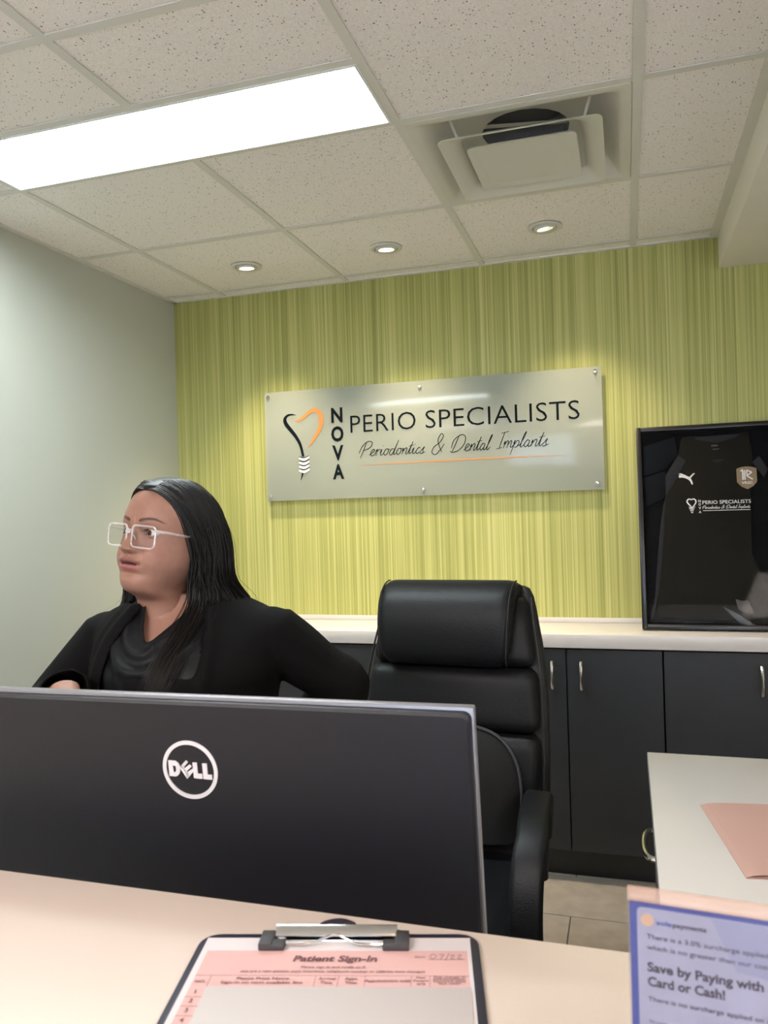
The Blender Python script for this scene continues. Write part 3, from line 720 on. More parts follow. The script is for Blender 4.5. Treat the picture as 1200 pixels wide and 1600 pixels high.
for st in ([(.191, -.0325), (.1895, -.0355), (.1915, -.038), (.1945, -.0355), (.1935, -.0325), (.191, -.0322)], [(.1965, -.033), (.2005, -.0325), (.1975, -.0385)], [(.2045, -.031), (.2015, -.0405)], [(.2055, -.034), (.2075, -.0328), (.2085, -.034), (.2055, -.038), (.209, -.038)], [(.211, -.034), (.213, -.0328), (.214, -.034), (.211, -.038), (.215, -.038)]):
    ribbon(b, st, [.0005]*len(st), .0008, .0009, 'xyz', n=4)
b.build('handwritten_date', mat('pencil_grey', (.16, .13, .14), .6), sh)
# clip
cl = tag(MB().box(.060, .165, -.014, .003, .0031, .0048).build('clip_plate', M_steel, cb, bevel=.0005), 'chrome spring clip')
b = MB()
pr = [(-.001, .0048), (.0015, .0075), (-.0005, .0108), (-.005, .0100), (-.0105, .0078), (-.011, .0070), (-.005, .0088), (-.001, .0094), (0, .0073), (-.002, .0048)]
b.prism(pr, .062, .163, 'yzx'); b.build('clip_lever', M_steel, cl, smooth=True, angle=40)
b = MB(); b.tube(catmull([(.058, -.020, .0062), (.082, -.0225, .0062), (.096, -.0205, .0066), (.1125, -.0115, .0085), (.129, -.0205, .0066), (.143, -.0225, .0062), (.167, -.020, .0062)], 4), .0011, 7); b.build('clip_wire', M_steel, cl, smooth=True)
for x in (.052, .162):
    s_ = 1 if x < .1 else -1
    xa, xb = (x, x+.011)
    xi0, xi1 = (x, x+.021) if s_ > 0 else (x-.010, x+.011)
    b = MB(); b.box(xa, xb, -.028, -.007, .0042, .0100).box(xi0, xi1, -.0282, -.0185, .0041, .0090); b.build('corner_grip', mat('grey_rubber', (.035, .034, .037), .6), cl, bevel=.001)
b = MB(); b.prism(catmull([(.096, .001), (.099, .011), (.1125, .017), (.126, .011), (.129, .001)], 5), .0042, .0075); b.build('hanging_tab', mat('dark_plastic_tab', (.03, .025, .035), .4), cl, bevel=.0008)

# ------------------------------------------------------------------ acrylic card stand
ac = empty('countertop_notice', (.0835, .4535, RZ), math.radians(-5.0), label='clear acrylic stand with a pale blue payment notice on the counter', cat='notice stand')
M_acr = mat('clear_acrylic', (.25, .24, .23), .03, trans=.0, alpha=.08, spec=1.0)
M_edge = mat('acrylic_edge_highlight', (.55, .38, .31), .12, alpha=.45, spec=1.0)  # peach highlight along the top edge is put into this colour
hW, hH = .0900, .1355
lean = Matrix.Rotation(math.radians(-2), 4, 'X')
MB().box(-hW, hW, -.0015, -.0003, .001, hH-.0075).build('front_sheet', M_acr, ac, xf=lean)
MB().box(-hW, hW, .0010, .0030, .001, hH-.0075).build('rear_sheet', M_acr, ac, xf=lean)
MB().box(-hW, hW, -.0015, .0030, hH-.0074, hH).build('top_edge', M_edge, ac, xf=lean, bevel=.0008)
MB().box(-hW, hW, -.0015, .045, 0, .0025).build('foot', M_acr, ac)
M_lav = mat('pale_blue_card', (.235, .245, .355), .5, var=.08, vscale=25)
M_blue = mat('blue_border', (.03, .05, .24), .7, spec=.1)
card = MB().box(-hW+.001, hW-.001, .0, .0006, .004, hH-.0078).build('card', M_blue, ac, xf=lean)
def cpan(poly, m_, name, y=-.00012, t=.0001): return MB().prism(poly, y, y+t, 'xzy').build(name, m_, card, xf=lean)
cpan([(p[0], p[1]) for p in rpoly(-hW+.0050, hW-.0050, .008, hH-.0105, .003)], M_lav, 'card_panel')
cpan([(-.046, hH-.0112), (hW-.006, hH-.0112), (hW-.006, .085), (-.034, .098)], mat('mid_blue_shape', (.19, .205, .33), .5), 'card_shape', -.00024)
M_ct = mat('slate_print', (.045, .04, .06), .8, spec=.05)
def cxt(body, h, x, d, w_, mm=M_ct, **k):
    v, f = text_mesh(body, h, w_, **k); FR = lean @ frame_xz(x-hW, -.00026, hH-d)
    me = bpy.data.meshes.new('card_text'); me.from_pydata([tuple(FR @ Vector((p[0], p[1], .0001))) for p in v], [], f); me.materials.append(mm)
    o = bpy.data.objects.new('card_text', me); COL.objects.link(o); o.parent = card
cxt('sola', .0026, .0155, .0190, .0080, M_blue, bold=.02); cxt('payments', .0026, .0240, .0190, .0175, bold=.02)
cxt('Sola', .0026, .0860, .0190, .0080, M_blue)
cxt('There is a 3.0% surcharge applied on all credit card transactions,', .0027, .0100, .0275, .120, bold=.006)
cxt('which is no greater than our cost on accepting credit cards.', .0027, .0100, .0335, .112, bold=.006)
cxt('Save by Paying with Debit', .0050, .0100, .0455, .0790, bold=.03)
cxt('Card or Cash!', .0050, .0100, .0535, .0400, bold=.03)
cxt('There is no surcharge applied on debit card & cash.', .0027, .0100, .0620, .092, bold=.006)
cxt('We accept', .0018, .0100, .0740, .0100); cxt('Pay', .0024, .0085, .0800, .0060); cxt('G Pay', .0024, .0185, .0800, .0085)
b = MB(); b.prism([(.0105+.0035*math.cos(a)-hW, hH-.0172+.0035*math.sin(a)) for a in [2*PI*k/14 for k in range(14)]], -.0005, -.0003, 'xzy'); b.build('card_dot', mat('gold_dot', (.40, .26, .18), .4), card, xf=lean)
MB().prism([(.045-hW, hH-.092), (.060-hW, hH-.0745), (.064-hW, hH-.0755), (.052-hW, hH-.094)], -.0005, -.0003, 'xzy').build('card_picture', mat('gold_shape', (.55, .38, .20), .4), card, xf=lean)

# ------------------------------------------------------------------ executive chair
ch = empty('office_chair', (-.505, 1.90, 0), math.radians(-5), label='tall black leather executive chair with padded headrest right of the woman', cat='office chair')
def yc(z): return float(np.interp(z, [.40, .55, .70, .95, 1.10, 1.20], [.19, .20, .215, .262, .305, .35]))
def hwz(z): return float(np.interp(z, [.45, .60, .75, .86, .95, 1.02, 1.10, 1.16, 1.19], [.262, .270, .272, .268, .262, .252, .236, .226, .218]))
def cushion(z0, z1, depth, wf=1.0, off=0.0, n=12, top_round=.010):
    b = MB(); rings = []
    for k in range(n+1):
        t = k/n; z = z0+(z1-z0)*t; e = (1-abs(2*t-1)**5)**(1/2.4) if 0 < k < n else 0.0
        i = .016*(1-e); hx = hwz(z)*wf-i; hy = depth/2-i*1.0
        ring = rrect(hx, max(hy, .006), min(.03, max(hy, .006)*.9), 0, 4)
        rings.append([(p[0], p[1]+yc(z)+off-.006*(1-abs(p[0])/hx if p[1] < 0 else 0), z) for p in ring])
    b.loft(rings); return b
# rear shell (one piece running full height)
b = MB(); rings = []
for k in range(26):
    z = .43+(1.192-.43)*(k/25 if k < 20 else .8+.2*math.sin((k-20)/5*PI/2)); e = max(.15, (1-max(0, (k-19)/6.0)**2.2)**.5)
    hx = hwz(z)*.995-.035*(1-e); hy = .024*max(e, .3)
    rings.append([(p[0], p[1]+yc(z)+.036, z) for p in rrect(hx, hy, hy*.95, 0, 5)])
b.loft(rings); b.build('back_shell', M_leather_side, ch, smooth=True, angle=50)
for z0, z1 in ((.985, 1.165), (.815, .978), (.640, .808), (.455, .634)):
    cushion(z0, z1, .078, .93).build('back_cushion', M_leather, ch, smooth=True, angle=60)
for s in (-1, 1):
    b = MB(); pts = [(s*hwz(z)*.965, yc(z)-.006, z) for z in np.linspace(.50, 1.165, 22)]; b.tube(pts, .0032, 6, up=(0, 1, 0)); b.build('seam_piping', M_leather_side, ch, smooth=True)
# draped headrest pillow
prof = catmull([(.226, .985), (.205, 1.005), (.203, 1.06), (.212, 1.12), (.236, 1.172), (.282, 1.207), (.335, 1.212), (.375, 1.188), (.398, 1.13), (.402, 1.06), (.392, 1.045), (.384, 1.06), (.378, 1.12), (.355, 1.165), (.315, 1.178), (.283, 1.155), (.268, 1.10), (.262, 1.03), (.252, .987)], 4, closed=True)
cyp = (.235, 1.09)
b = MB(); rings = []
NS = 26
for k in range(NS+1):
    u = -1+2*k/NS; hw_ = .198
    au = abs(u); ins = 0.010*max(0, (au-.93)/.07)**2
    x0 = u*hw_
    ring = []
    for (y, z) in prof:
        mz = (z-.985)/.225
        sx = 1-.05*(1-mz)**1.0
        cr = max(0, (au-.80)/.20); zz = z+.050*cr**2.4*max(0, 1-mz*2.6) if y < .30 else z
        yy2 = y+(.012*cr**3 if y < .25 else 0)
        zz -= .006*cr**2*max(0, mz-.6)/.4
        # shrink towards mid-line for end rounding
        ring.append((x0*sx-.012, yy2+(.29-yy2)*ins*4*(1 if y < .29 else 0), zz-(ins*.6 if mz > .7 else 0)))
    rings.append(ring)
b.loft(rings); b.build('headrest', M_leather, ch, smooth=True, angle=55)
for s in (-1, 1):
    b = MB()
    c_ = [(s*.1905*(1-.05*(1-(z-.985)/.225))-.012, y-.0006, z-.002) for y, z in prof[2:24]]
    b.tube(c_, .0022, 6, up=(1, 0, 0))
    b.build('headrest_piping', M_leather_side, ch, smooth=True)
# seat
b = MB(); rings = []
for k, (z, i, ) in enumerate(((.405, .02), (.41, .006), (.43, 0), (.47, 0), (.495, .006), (.51, .022), (.515, .05))):
    rings.append([(p[0], p[1]-.06, z) for p in rrect(.262-i, .27-i, .06, 0, 6)])
b.loft(rings); b.build('seat', M_leather, ch, smooth=True, angle=50)
# padded loop arms
for s in (-1, 1):
    path = catmull([(.190, .560), (.150, .655), (.075, .700), (-.03, .712), (-.13, .705), (-.205, .665), (-.245, .59), (-.250, .50), (-.215, .415), (-.14, .375), (-.02, .365)], 6)
    b = MB(); rings = []
    for i, (y, z) in enumerate(path):
        a = path[max(i-1, 0)]; c_ = path[min(i+1, len(path)-1)]; ty, tz = c_[0]-a[0], c_[1]-a[1]; l = math.hypot(ty, tz); ty /= l; tz /= l; ny, nz_ = -tz, ty
        wd = .036 if i < 46 else .036-.0008*(i-46); th = .017
        ring = [(s*(.245+.060*min(1, i/26.))+p[0], y+ny*p[1], z+nz_*p[1]) for p in rrect(wd, th, th*.9, 0, 4)]
        rings.append(ring)
    b.loft(rings); b.build('armrest', M_leather, ch, smooth=True, angle=60)
    MB().box(min(s*.20, s*.33), max(s*.20, s*.33), -.10, .03, .352, .372).build('arm_bracket', M_blackplastic, ch, bevel=.003)
MB().box(-.12, .12, -.16, .12, .372, .404).build('tilt_mechanism', M_blackplastic, ch, bevel=.006)
MB().lathe([(.028, .10), (.028, .25), (.018, .252), (.018, .373)], (0, -.03, 0), 18).build('gas_lift', M_steel, ch, smooth=True)
MB().lathe([(.045, .075), (.05, .09), (.045, .12), (.03, .125)], (0, -.03, 0), 20).build('base_hub', M_blackplastic, ch, smooth=True)
for k in range(5):
    a = 2*PI*k/5+.35; cx, cy_ = math.cos(a), math.sin(a)
    b = MB(); b.tube([(cx*.03, -.03+cy_*.03, .10), (cx*.17, -.03+cy_*.17, .092), (cx*.30, -.03+cy_*.30, .070)], [.028, .022, .016], 8, flat=.7)
    lg = b.build('base_arm', M_blackplastic, ch, smooth=True)
    b = MB(); nx_, ny_ = -cy_, cx
    for q in (-.013, .013):
        rings = []
        for d_ in (-.008, .008):
            rings.append([(cx*.30+nx_*(q+d_)+cx*.026*math.cos(t), -.03+cy_*.30+ny_*(q+d_)+cy_*.026*math.cos(t), .0265+.026*math.sin(t)) for t in [2*PI*j/14 for j in range(14)]])
        b.loft(rings)
    b.build('caster', M_blackplastic, lg, smooth=True, angle=40)

# lumbar mesh cushion strapped on the chair
lc = empty('lumbar_cushion', (-.505, 1.90, .535), math.radians(-5), label='black mesh lumbar support with grey arched piping on the black chair back', cat='back support')
b = MB(); rings = []
arch = catmull([(-.20, .02), (-.212, .12), (-.195, .22), (-.13, .285), (0, .302), (.13, .285), (.195, .22), (.212, .12), (.20, .02)], 6)
front = [(x, z) for x, z in arch]
for dy, sc_ in ((-.040, 1.0), (-.052, .985), (-.085, .90), (-.098, .70), (-.100, .35), (-.100, .02)):
    ring = []
    for x, z in front:
        zz = .02+(z-.02)*sc_; ring.append((x*sc_, yc(zz+.535)+dy, zz))
    rings.append(ring)
b.loft(rings, cap=False, closed=False); b.f.append(tuple(range(len(front))))
b.build('mesh_pad', M_mesh, lc, smooth=True, angle=60)
b = MB(); b.tube([(x*1.0, yc(z+.535)-.0545, z) for x, z in arch], .0042, 6, up=(0, 1, 0)); b.build('arched_piping', M_piping, lc, smooth=True)

# ------------------------------------------------------------------ the woman
PX, PY = -.82, 1.35
pr_ = empty('person', (PX, PY, 0), label='woman with long black hair and clear glasses in a black cardigan, hand on hip', cat='person')
def L(x, y, z): return (x-PX, y-PY, z)
HC = Vector(L(-.847, 1.322, 1.380)); HYAW = math.radians(-13); HP = math.radians(-9)
HS = 1.02
HM = Matrix.Translation(HC) @ Matrix.Rotation(HYAW, 4, 'Z') @ Matrix.Rotation(math.radians(5), 4, 'Y') @ Matrix.Rotation(HP, 4, 'X') @ Matrix.Scale(HS, 4)
HM0 = Matrix.Translation(HC) @ Matrix.Rotation(math.radians(-5), 4, 'Z') @ Matrix.Scale(HS, 4)
def hh(x, f, z):      # hair: follows the head above, hangs straight below
    t = min(1, max(0, (-45-z)/85.)); t = t*t*(3-2*t); v = Vector((x/1000., -f/1000., z/1000.))
    return (HM @ v).lerp(HM0 @ v, t)
def hl(x, f, z): return HM @ Vector((x/1000., -f/1000., z/1000.))      # head millimetres (x = her left, f = forward, z = up)

ROWS = np.array([  # yf zf yb zb w
 (-8,108,-12,108,1),(8,107.5,-28,107,20),(30,103,-46,101,40),(56,88,-72,83,60),(74,66,-88,60,71),(83,44,-95,36,75),(87,26,-97,16,76),(85,10,-96,0,76),
 (82.5,-4,-94,-14,76),(82,-18,-90,-28,75.5),(83,-32,-84,-42,74.5),(85,-46,-77,-54,72.5),(85,-60,-70,-64,68),(82,-74,-65,-70,61),(84,-87,-61,-78,53),
 (81,-98,-58,-86,48),(72,-107,-57,-94,46),(54,-113,-56,-104,46),(38,-119,-55,-116,47),(29,-130,-55,-130,48),(26,-148,-58,-150,50),(27,-166,-66,-168,57),
 (33,-182,-74,-182,68),(40,-200,-80,-198,95),(46,-225,-80,-225,125)], float)
def rows_interp(n):
    out = np.array(catmull([tuple(r) for r in ROWS], 40))
    # reparametrise by face-side arc length, denser in the face
    d = np.r_[0, np.cumsum(np.hypot(np.diff(out[:, 0]), np.diff(out[:, 1]))+.35*np.abs(np.diff(out[:, 3])))]
    zf = out[:, 1]; dens = np.where((zf < 35) & (zf > -75), 2.2, 1.0)[1:]
    d = np.r_[0, np.cumsum(np.diff(d)*dens)]
    t = np.linspace(0, d[-1], n)
    return np.stack([np.interp(t, d, out[:, k]) for k in range(5)], 1)
NR, NT = 230, 300
RI = rows_interp(NR)
th = np.linspace(-1, 1, NT, endpoint=False)
th = np.sign(th)*np.abs(th)**1.45*PI           # denser at the front (theta = 0 is forward)
S_, C_ = np.sin(th)[None, :], np.cos(th)[None, :]
def sp(v, p): return np.sign(v)*np.abs(v)**p
yf, zf, yb, zb, ww = [RI[:, k][:, None] for k in range(5)]
pw = .90
X = ww*sp(S_, pw); cc = sp(C_, .95)
Y = (yf+yb)/2+cc*(yf-yb)/2; Z = (zf+zb)/2+cc*(zf-zb)/2
front = np.clip((C_+.05)/.4, 0, 1)
# the face is wider in front than an ellipse: push cheeks forward
g = lambda v, m_, s: np.exp(-((v-m_)/s)**2)
def wn_(v, a, s): return 1/(1+np.exp((np.abs(v)-a)/s))
F = np.zeros_like(X)
F += 5*g(np.abs(X), 44, 17)*g(Z, -38, 22)           # cheeks
F += 2.5*g(np.abs(X), 30, 15)*g(Z, 20, 7)           # brow
F -= 6.0*g(np.abs(X), 30, 15)*g(Z, 0, 10)           # sockets
F -= 2.0*g(np.abs(X), 14, 7)*g(Z, 4, 9)
nh = np.interp(-Z, [-16, -8, 0, 8, 16, 23, 29, 33, 37, 40, 44], [0, 1.5, 5.5, 11.5, 17.5, 22, 24.5, 23, 14, 4.5, 0])
ns = np.interp(-Z, [-16, 0, 10, 20, 28, 40], [6.5, 6, 7, 9, 11, 11])
F += nh*np.exp(-np.abs(X/ns)**2.2)
F += 12.0*g(np.abs(X), 15.0, 5.6)*g(Z, -32, 5.8)        # alae
F -= 5*g(np.abs(X), 7, 2.8)*g(Z, -38.5, 2.4)         # nostrils
F -= 2.5*g(np.abs(X), 24-(Z+30)*.15, 4)*g(Z, -40, 9)  # nasolabial fold
F += 3.5*wn_(X, 30, 5)*g(Z, -50, 14)                 # muzzle
F -= 1.2*g(X, 0, 2.5)*g(Z, -46, 4)                   # philtrum
lipU = -50.0+1.2*g(np.abs(X), 5, 3)-.00*X; mouthz = -57.0-1.2*(np.abs(X)/22)**2
F += 4.8*wn_(X, 22, 3.0)*g(Z, mouthz+6.5, 5.0)
F += 5.8*wn_(X, 20, 3.2)*g(Z, mouthz-7.2, 5.2)
F -= 7.0*wn_(X, 18, 2.6)*g(Z, mouthz-.5, 2.1)
F -= 2.5*g(np.abs(X), 25, 3.5)*g(Z, -56, 4)
F -= 3.5*wn_(X, 22, 5)*g(Z, -75, 4)
F += 2.5*g(X, 0, 16)*g(Z, -86, 10)
F -= 1.0*g(X, 2, 1.2)*g(Z, 22, 7)                    # frown line
F = F*front
Y = Y+F
# eyes
EX, EZ = 31.0, 0.5
def base_y(x, z, side):
    m_ = (front > .5)*((X-x)**2+(Z-z)**2 < 9); return float(Y[m_ > 0].mean())
EYB = (base_y(EX, EZ, 1)+base_y(-EX, EZ, -1))/2-7.6
ER = 12.4
for s in (-1, 1):
    dx = X-s*EX; dz = Z-EZ; r2 = dx**2+dz**2
    ball = EYB+np.sqrt(np.clip(ER**2-r2, 0, None))
    lat = dx*s
    up_h = 5.9*np.sqrt(np.clip(1-(np.abs(dx+s*1.0)/15.0)**2.2, 0, 1))+.6
    lo_h = 4.2*np.sqrt(np.clip(1-(np.abs(dx)/15.0)**2.0, 0, 1))
    inside = (np.abs(dx) < 14.6) & (dz < up_h+.05*lat) & (dz > -lo_h+.05*lat) & (C_ > .2)
    near = (r2 < (ER+1)**2) & (C_ > .2)
    lid = EYB+np.sqrt(np.clip((ER+1.6)**2-r2, 0, None))
    wgt = np.clip((ER+1-np.sqrt(r2))/3, 0, 1)
    Y = np.where(near & ~inside, np.maximum(Y, lid*wgt+Y*(1-wgt)), Y)
    Y = np.where(inside, np.minimum(Y, ball-2.2), Y)
    crease = .9*np.exp(-((dz-(up_h+3.4))/1.0)**2)*(np.abs(dx) < 16)*(C_ > .2); Y = Y-crease
head_v = np.stack([X, -Y, Z], -1)/1000.
def grid_mesh(V):
    mb = MB(); n, m_ = V.shape[0], V.shape[1]
    mb.loft([[tuple(p) for p in V[i]] for i in range(n)]); return mb
def mesh_obj(mb, name='tmp', xf=None): return mb.build(name, None, None, smooth=True, angle=180, xf=xf)
headmb = grid_mesh(head_v)
head_o = mesh_obj(headmb, 'head_tmp', HM)

def evalmesh(o):
    dg = bpy.context.evaluated_depsgraph_get(); dg.update()
    me = bpy.data.meshes.new_from_object(o.evaluated_get(dg)); return me
def voxel(o, size, smooth=6, fac=.5):
    md = o.modifiers.new('r', 'REMESH'); md.mode = 'VOXEL'; md.voxel_size = size; md.use_smooth_shade = True
    if smooth: s2 = o.modifiers.new('s', 'SMOOTH'); s2.iterations = smooth; s2.factor = fac
    me = evalmesh(o); o.modifiers.clear(); old = o.data; o.data = me; bpy.data.meshes.remove(old); return o
def ell(c, ax, n=14):
    mb = MB(); rings = []
    for k in range(1, n):
        a = PI*k/n; rings.append([(c[0]+ax[0]*math.sin(a)*math.cos(t), c[1]+ax[1]*math.sin(a)*math.sin(t), c[2]+ax[2]*math.cos(a)) for t in [2*PI*j/(2*n) for j in range(2*n)]])
    mb.loft(rings); return mb
def merge(*mbs):
    r = MB()
    for q in mbs: r.add(q.v, q.f)
    return r
# torso rings: z, centre x, centre y(world), half width, half depth front, half depth back, yaw
TYAW = math.radians(7)
TOR = np.array([(.74,-.815,1.365,.180,.115,.125),(.82,-.815,1.365,.192,.125,.130),(.90,-.815,1.362,.182,.125,.118),(.98,-.825,1.360,.148,.122,.105),(1.04,-.825,1.357,.150,.126,.104),
   (1.09,-.822,1.352,.160,.140,.104),(1.13,-.818,1.350,.172,.142,.104),(1.17,-.820,1.350,.172,.122,.102),(1.205,-.822,1.352,.168,.097,.096),(1.232,-.824,1.356,.150,.076,.084),(1.252,-.826,1.358,.110,.062,.070),(1.272,-.828,1.358,.072,.052,.058),(1.292,-.829,1.358,.064,.050,.056),(1.312,-.830,1.358,.060,.049,.055)], float)
def torso(mb, off=0.0, offz=0.0, zmin=.74, zmax=1.272, widen=0.0, foff=0.0):
    rows_ = np.array(catmull([tuple(r) for r in TOR], 4)); rings = []
    for z, cx, cy_, a, bf, bb in rows_:
        if z < zmin-1e-6 or z > zmax+1e-6: continue
        ring = []
        for j in range(48):
            t = 2*PI*j/48; x = (a+off+widen)*sp(math.sin(t), .85); f = (bf+off+foff)*sp(math.cos(t), .9) if math.cos(t) > 0 else (bb+off)*sp(math.cos(t), .9)
            # two breasts: slight separation
            if math.cos(t) > 0 and 1.05 < z < 1.18: f += .010*math.exp(-((abs(x)-.075)/.035)**2)*math.exp(-((z-1.12)/.035)**2)
            X_ = x*math.cos(TYAW)+f*math.sin(TYAW); Y_ = x*math.sin(TYAW)-f*math.cos(TYAW)
            ring.append(L(cx+X_, cy_+Y_, z+offz))
        rings.append(ring)
    mb.loft(rings); return mb
SHL, SHR = L(-.660, 1.372, 1.190), L(-.985, 1.328, 1.185)
ELL, ELR = L(-.540, 1.440, 1.078), L(-1.095, 1.262, 1.045)
WRL, WRR = L(-.680, 1.500, .925), L(-.925, 1.115, 1.122)
def arm(mb, sh_, el, wr, radii):
    sh_, el, wr = Vector(sh_), Vector(el), Vector(wr)
    pts = [sh_, sh_.lerp(el, .33), sh_.lerp(el, .7), el, el.lerp(wr, .25), el.lerp(wr, .65), wr]
    # round off the elbow
    pts[3] = el+((el-sh_.lerp(wr, .5)).normalized()*.004)
    c_ = catmull([(*p, r) for p, r in zip(pts, radii)], 5)
    mb.tube([q[:3] for q in c_], [q[3] for q in c_], 16); return mb
def hand(mb, wr, d, nrm, thumb_side, curl=.5, scale=1.0):
    """d = direction wrist->knuckles, nrm = back-of-hand normal"""
    d = Vector(d).normalized(); nrm = Vector(nrm); nrm = (nrm-d*nrm.dot(d)).normalized(); s = d.cross(nrm).normalized()*thumb_side
    wr = Vector(wr); rings = []
    for t, hw2, th2 in ((-.015, .025, .018), (.0, .025, .017), (.02, .030, .016), (.045, .037, .0145), (.070, .039, .0125), (.083, .037, .0105)):
        c_ = wr+d*t*scale; rings.append([tuple(c_+s*p[0]*scale+nrm*p[1]*scale) for p in rrect(hw2, th2, th2*.85, 0, 4)])
    mb.loft(rings)
    for i, (o_, ln, r) in enumerate(((.0285, .068, .0083), (.0095, .076, .0086), (-.0095, .070, .0082), (-.0275, .054, .0072))):
        p = wr+d*.076*scale+s*o_*scale+nrm*-.001; dirv = (d+s*o_*3.0).normalized(); pts = [p-d*.012]; ang = 0; segs = (.42, .32, .26)
        pts.append(p)
        for k, sg_ in enumerate(segs):
            ang += curl*(.7, .9, .7)[k]; v = dirv*math.cos(ang)-nrm*math.sin(ang); p = p+v*ln*sg_*scale; pts.append(p)
        q = catmull([(*a_, r_) for a_, r_ in zip(pts, (r*1.05, r*1.08, r, r*.93, r*.78))], 4)
        mb.tube([a_[:3] for a_ in q], [a_[3]*scale for a_ in q], 10); mb.add(*(lambda e_: (e_.v, e_.f))(ell(tuple(pts[-1]), (r*.78*scale,)*3, 6)))
    p = wr+d*.022*scale+s*.024*scale-nrm*.004; dirv = (d*.62+s*.75-nrm*.22).normalized(); pts = [p-dirv*.018, p]; 
    for k, sg_ in enumerate((.034, .030, .024)):
        dirv = (dirv+d*.22-nrm*.10).normalized(); p = p+dirv*sg_*scale; pts.append(p)
    q = catmull([(*a_, r_) for a_, r_ in zip(pts, (.0135, .013, .0105, .0100, .0082))], 4)
    mb.tube([a_[:3] for a_ in q], [a_[3]*scale for a_ in q], 10); mb.add(*(lambda e_: (e_.v, e_.f))(ell(tuple(pts[-1]), (.0082*scale,)*3, 6)))
    return mb
bodymb = MB(); torso(bodymb)
bodymb = merge(bodymb, ell(SHL, (.046, .044, .042)), ell(SHR, (.046, .044, .042)))
arm(bodymb, SHL, ELL, WRL, (.048, .046, .041, .037, .037, .030, .024)); arm(bodymb, SHR, ELR, WRR, (.048, .046, .041, .037, .037, .030, .024))
hand(bodymb, WRL, (.0, -.35, -.9), (.9, .3, 0), -1, .35)
hand(bodymb, WRR, (.55, -.70, -.28), (.15, -.25, .95), -1, .50, 1.0)
HIPC = L(-.815, 1.365, .80)
for s in (-1, 1):
    kx = -.815+s*.095
    b = MB(); q = catmull([(*L(-.815+s*.085, 1.367, .86), .095), (*L(kx, 1.365, .68), .088), (*L(kx, 1.360, .46), .058), (*L(kx, 1.366, .30), .056), (*L(kx, 1.378, .11), .034), (*L(kx, 1.378, .075), .034)], 5)
    b.tube([a_[:3] for a_ in q], [a_[3] for a_ in q], 18); bodymb = merge(bodymb, b)
    b = MB(); q = catmull([(*L(kx, 1.405, .05), .032), (*L(kx+s*.005, 1.35, .045), .033), (*L(kx+s*.01, 1.28, .035), .030), (*L(kx+s*.01, 1.22, .03), .020)], 4)
    b.tube([a_[:3] for a_ in q], [a_[3] for a_ in q], 12, flat=.8, up=(0, 0, 1)); bodymb = merge(bodymb, b)
body = mesh_obj(bodymb, 'body'); voxel(body, .0042, 8)
# join the head by exact union so the figure is one surface
def union(a, b_):
    md = a.modifiers.new('b', 'BOOLEAN'); md.operation = 'UNION'; md.object = b_; md.solver = 'EXACT'
    me = evalmesh(a); n0 = len(a.data.polygons); a.modifiers.clear()
    if len(me.polygons) > max(n0*.6, 20000): old = a.data; a.data = me; bpy.data.meshes.remove(old)
    else: print('UNION FAILED', len(me.polygons))
    bpy.data.objects.remove(b_)
# ears
for s in (-1, 1):
    b = MB(); c_ = []
    outer = catmull([(0, 30), (-10, 33), (-20, 26), (-23, 10), (-17, -8), (-10, -22), (-3, -29), (3, -24), (4, -10), (5, 5), (3, 20)], 3, closed=True)
    rings = []
    for t, scl, out_ in ((0, .80, 0), (.4, .95, 6), (.7, 1.0, 12), (.85, .97, 14.5), (.95, .88, 14.5), (1, .76, 12), (1, .60, 9), (1, .3, 7)):
        rings.append([tuple(hl(s*(78+out_-.10*(fx)*1.2), -4+fx*scl-4*(1-scl), -6+fz*scl)) for fx, fz in outer])
    b.loft(rings); e_ = mesh_obj(b, 'ear'); union(head_o, e_)
union(body, head_o)
body.name = 'body'; body.parent = pr_
bm = bmesh.new(); bm.from_mesh(body.data); Hi_ = HM.inverted()
sv = [v for v in bm.verts if PY-.25 < v.co.y+PY and 1.17 < v.co.z < 1.30 and (Hi_ @ v.co).z < -.138]
for _ in range(25): bmesh.ops.smooth_vert(bm, verts=sv, factor=.5, use_axis_x=True, use_axis_y=True, use_axis_z=True)
bm.to_mesh(body.data); bm.free()
# colour attribute from anatomy (lips, brows) plus painted mouth and nostril shade, evaluated in head space
me = body.data; n = len(me.vertices); co = np.empty(n*3); me.vertices.foreach_get('co', co); co = co.reshape(-1, 3)
Hinv = np.array(HM.inverted()); hc = (co @ Hinv[:3, :3].T+Hinv[:3, 3])*1000; hx_, hf_, hz_ = hc[:, 0], -hc[:, 1], hc[:, 2]
col = np.tile(np.array([.315, .165, .118]), (n, 1))
fmask = (hf_ > 55)
ax = np.abs(hx_); mz = -57.0-1.2*(ax/22)**2
def blend(c_, m_): 
    global col
    m_ = np.clip(m_*fmask, 0, 1)[:, None]; col = col*(1-m_)+np.array(c_)*m_
blend((.36, .150, .115), .45*np.exp(-((ax-46)/16)**2-((hz_+28)/16)**2))
lw = np.sqrt(np.clip(1-(ax/26.0)**2, 0, 1))
cup = 1-.22*np.exp(-(hx_/3.0)**2)
blend((.235, .098, .086), 1/(1+np.exp(-(( 11.5*lw*cup-(hz_-mz))/.5)))*(hz_ > mz-.5)*(ax < 26))
blend((.34, .130, .118), 1/(1+np.exp(-((14.0*lw-(mz-hz_))/.6)))*(hz_ <= mz-.5)*(ax < 25))
blend((.05, .015, .015), np.exp(-((hz_-(mz-.5))/1.7)**4)*(ax < 19)*.97)  # shade of the open mouth painted dark
bz = 21+5.0*np.sin(np.clip((ax-12)/40, 0, 1)*2.3)-np.clip(ax-40, 0, 30)*.28
bw = np.interp(ax, [10, 13, 30, 48, 55], [0, 3.1, 2.7, 1.5, .1])
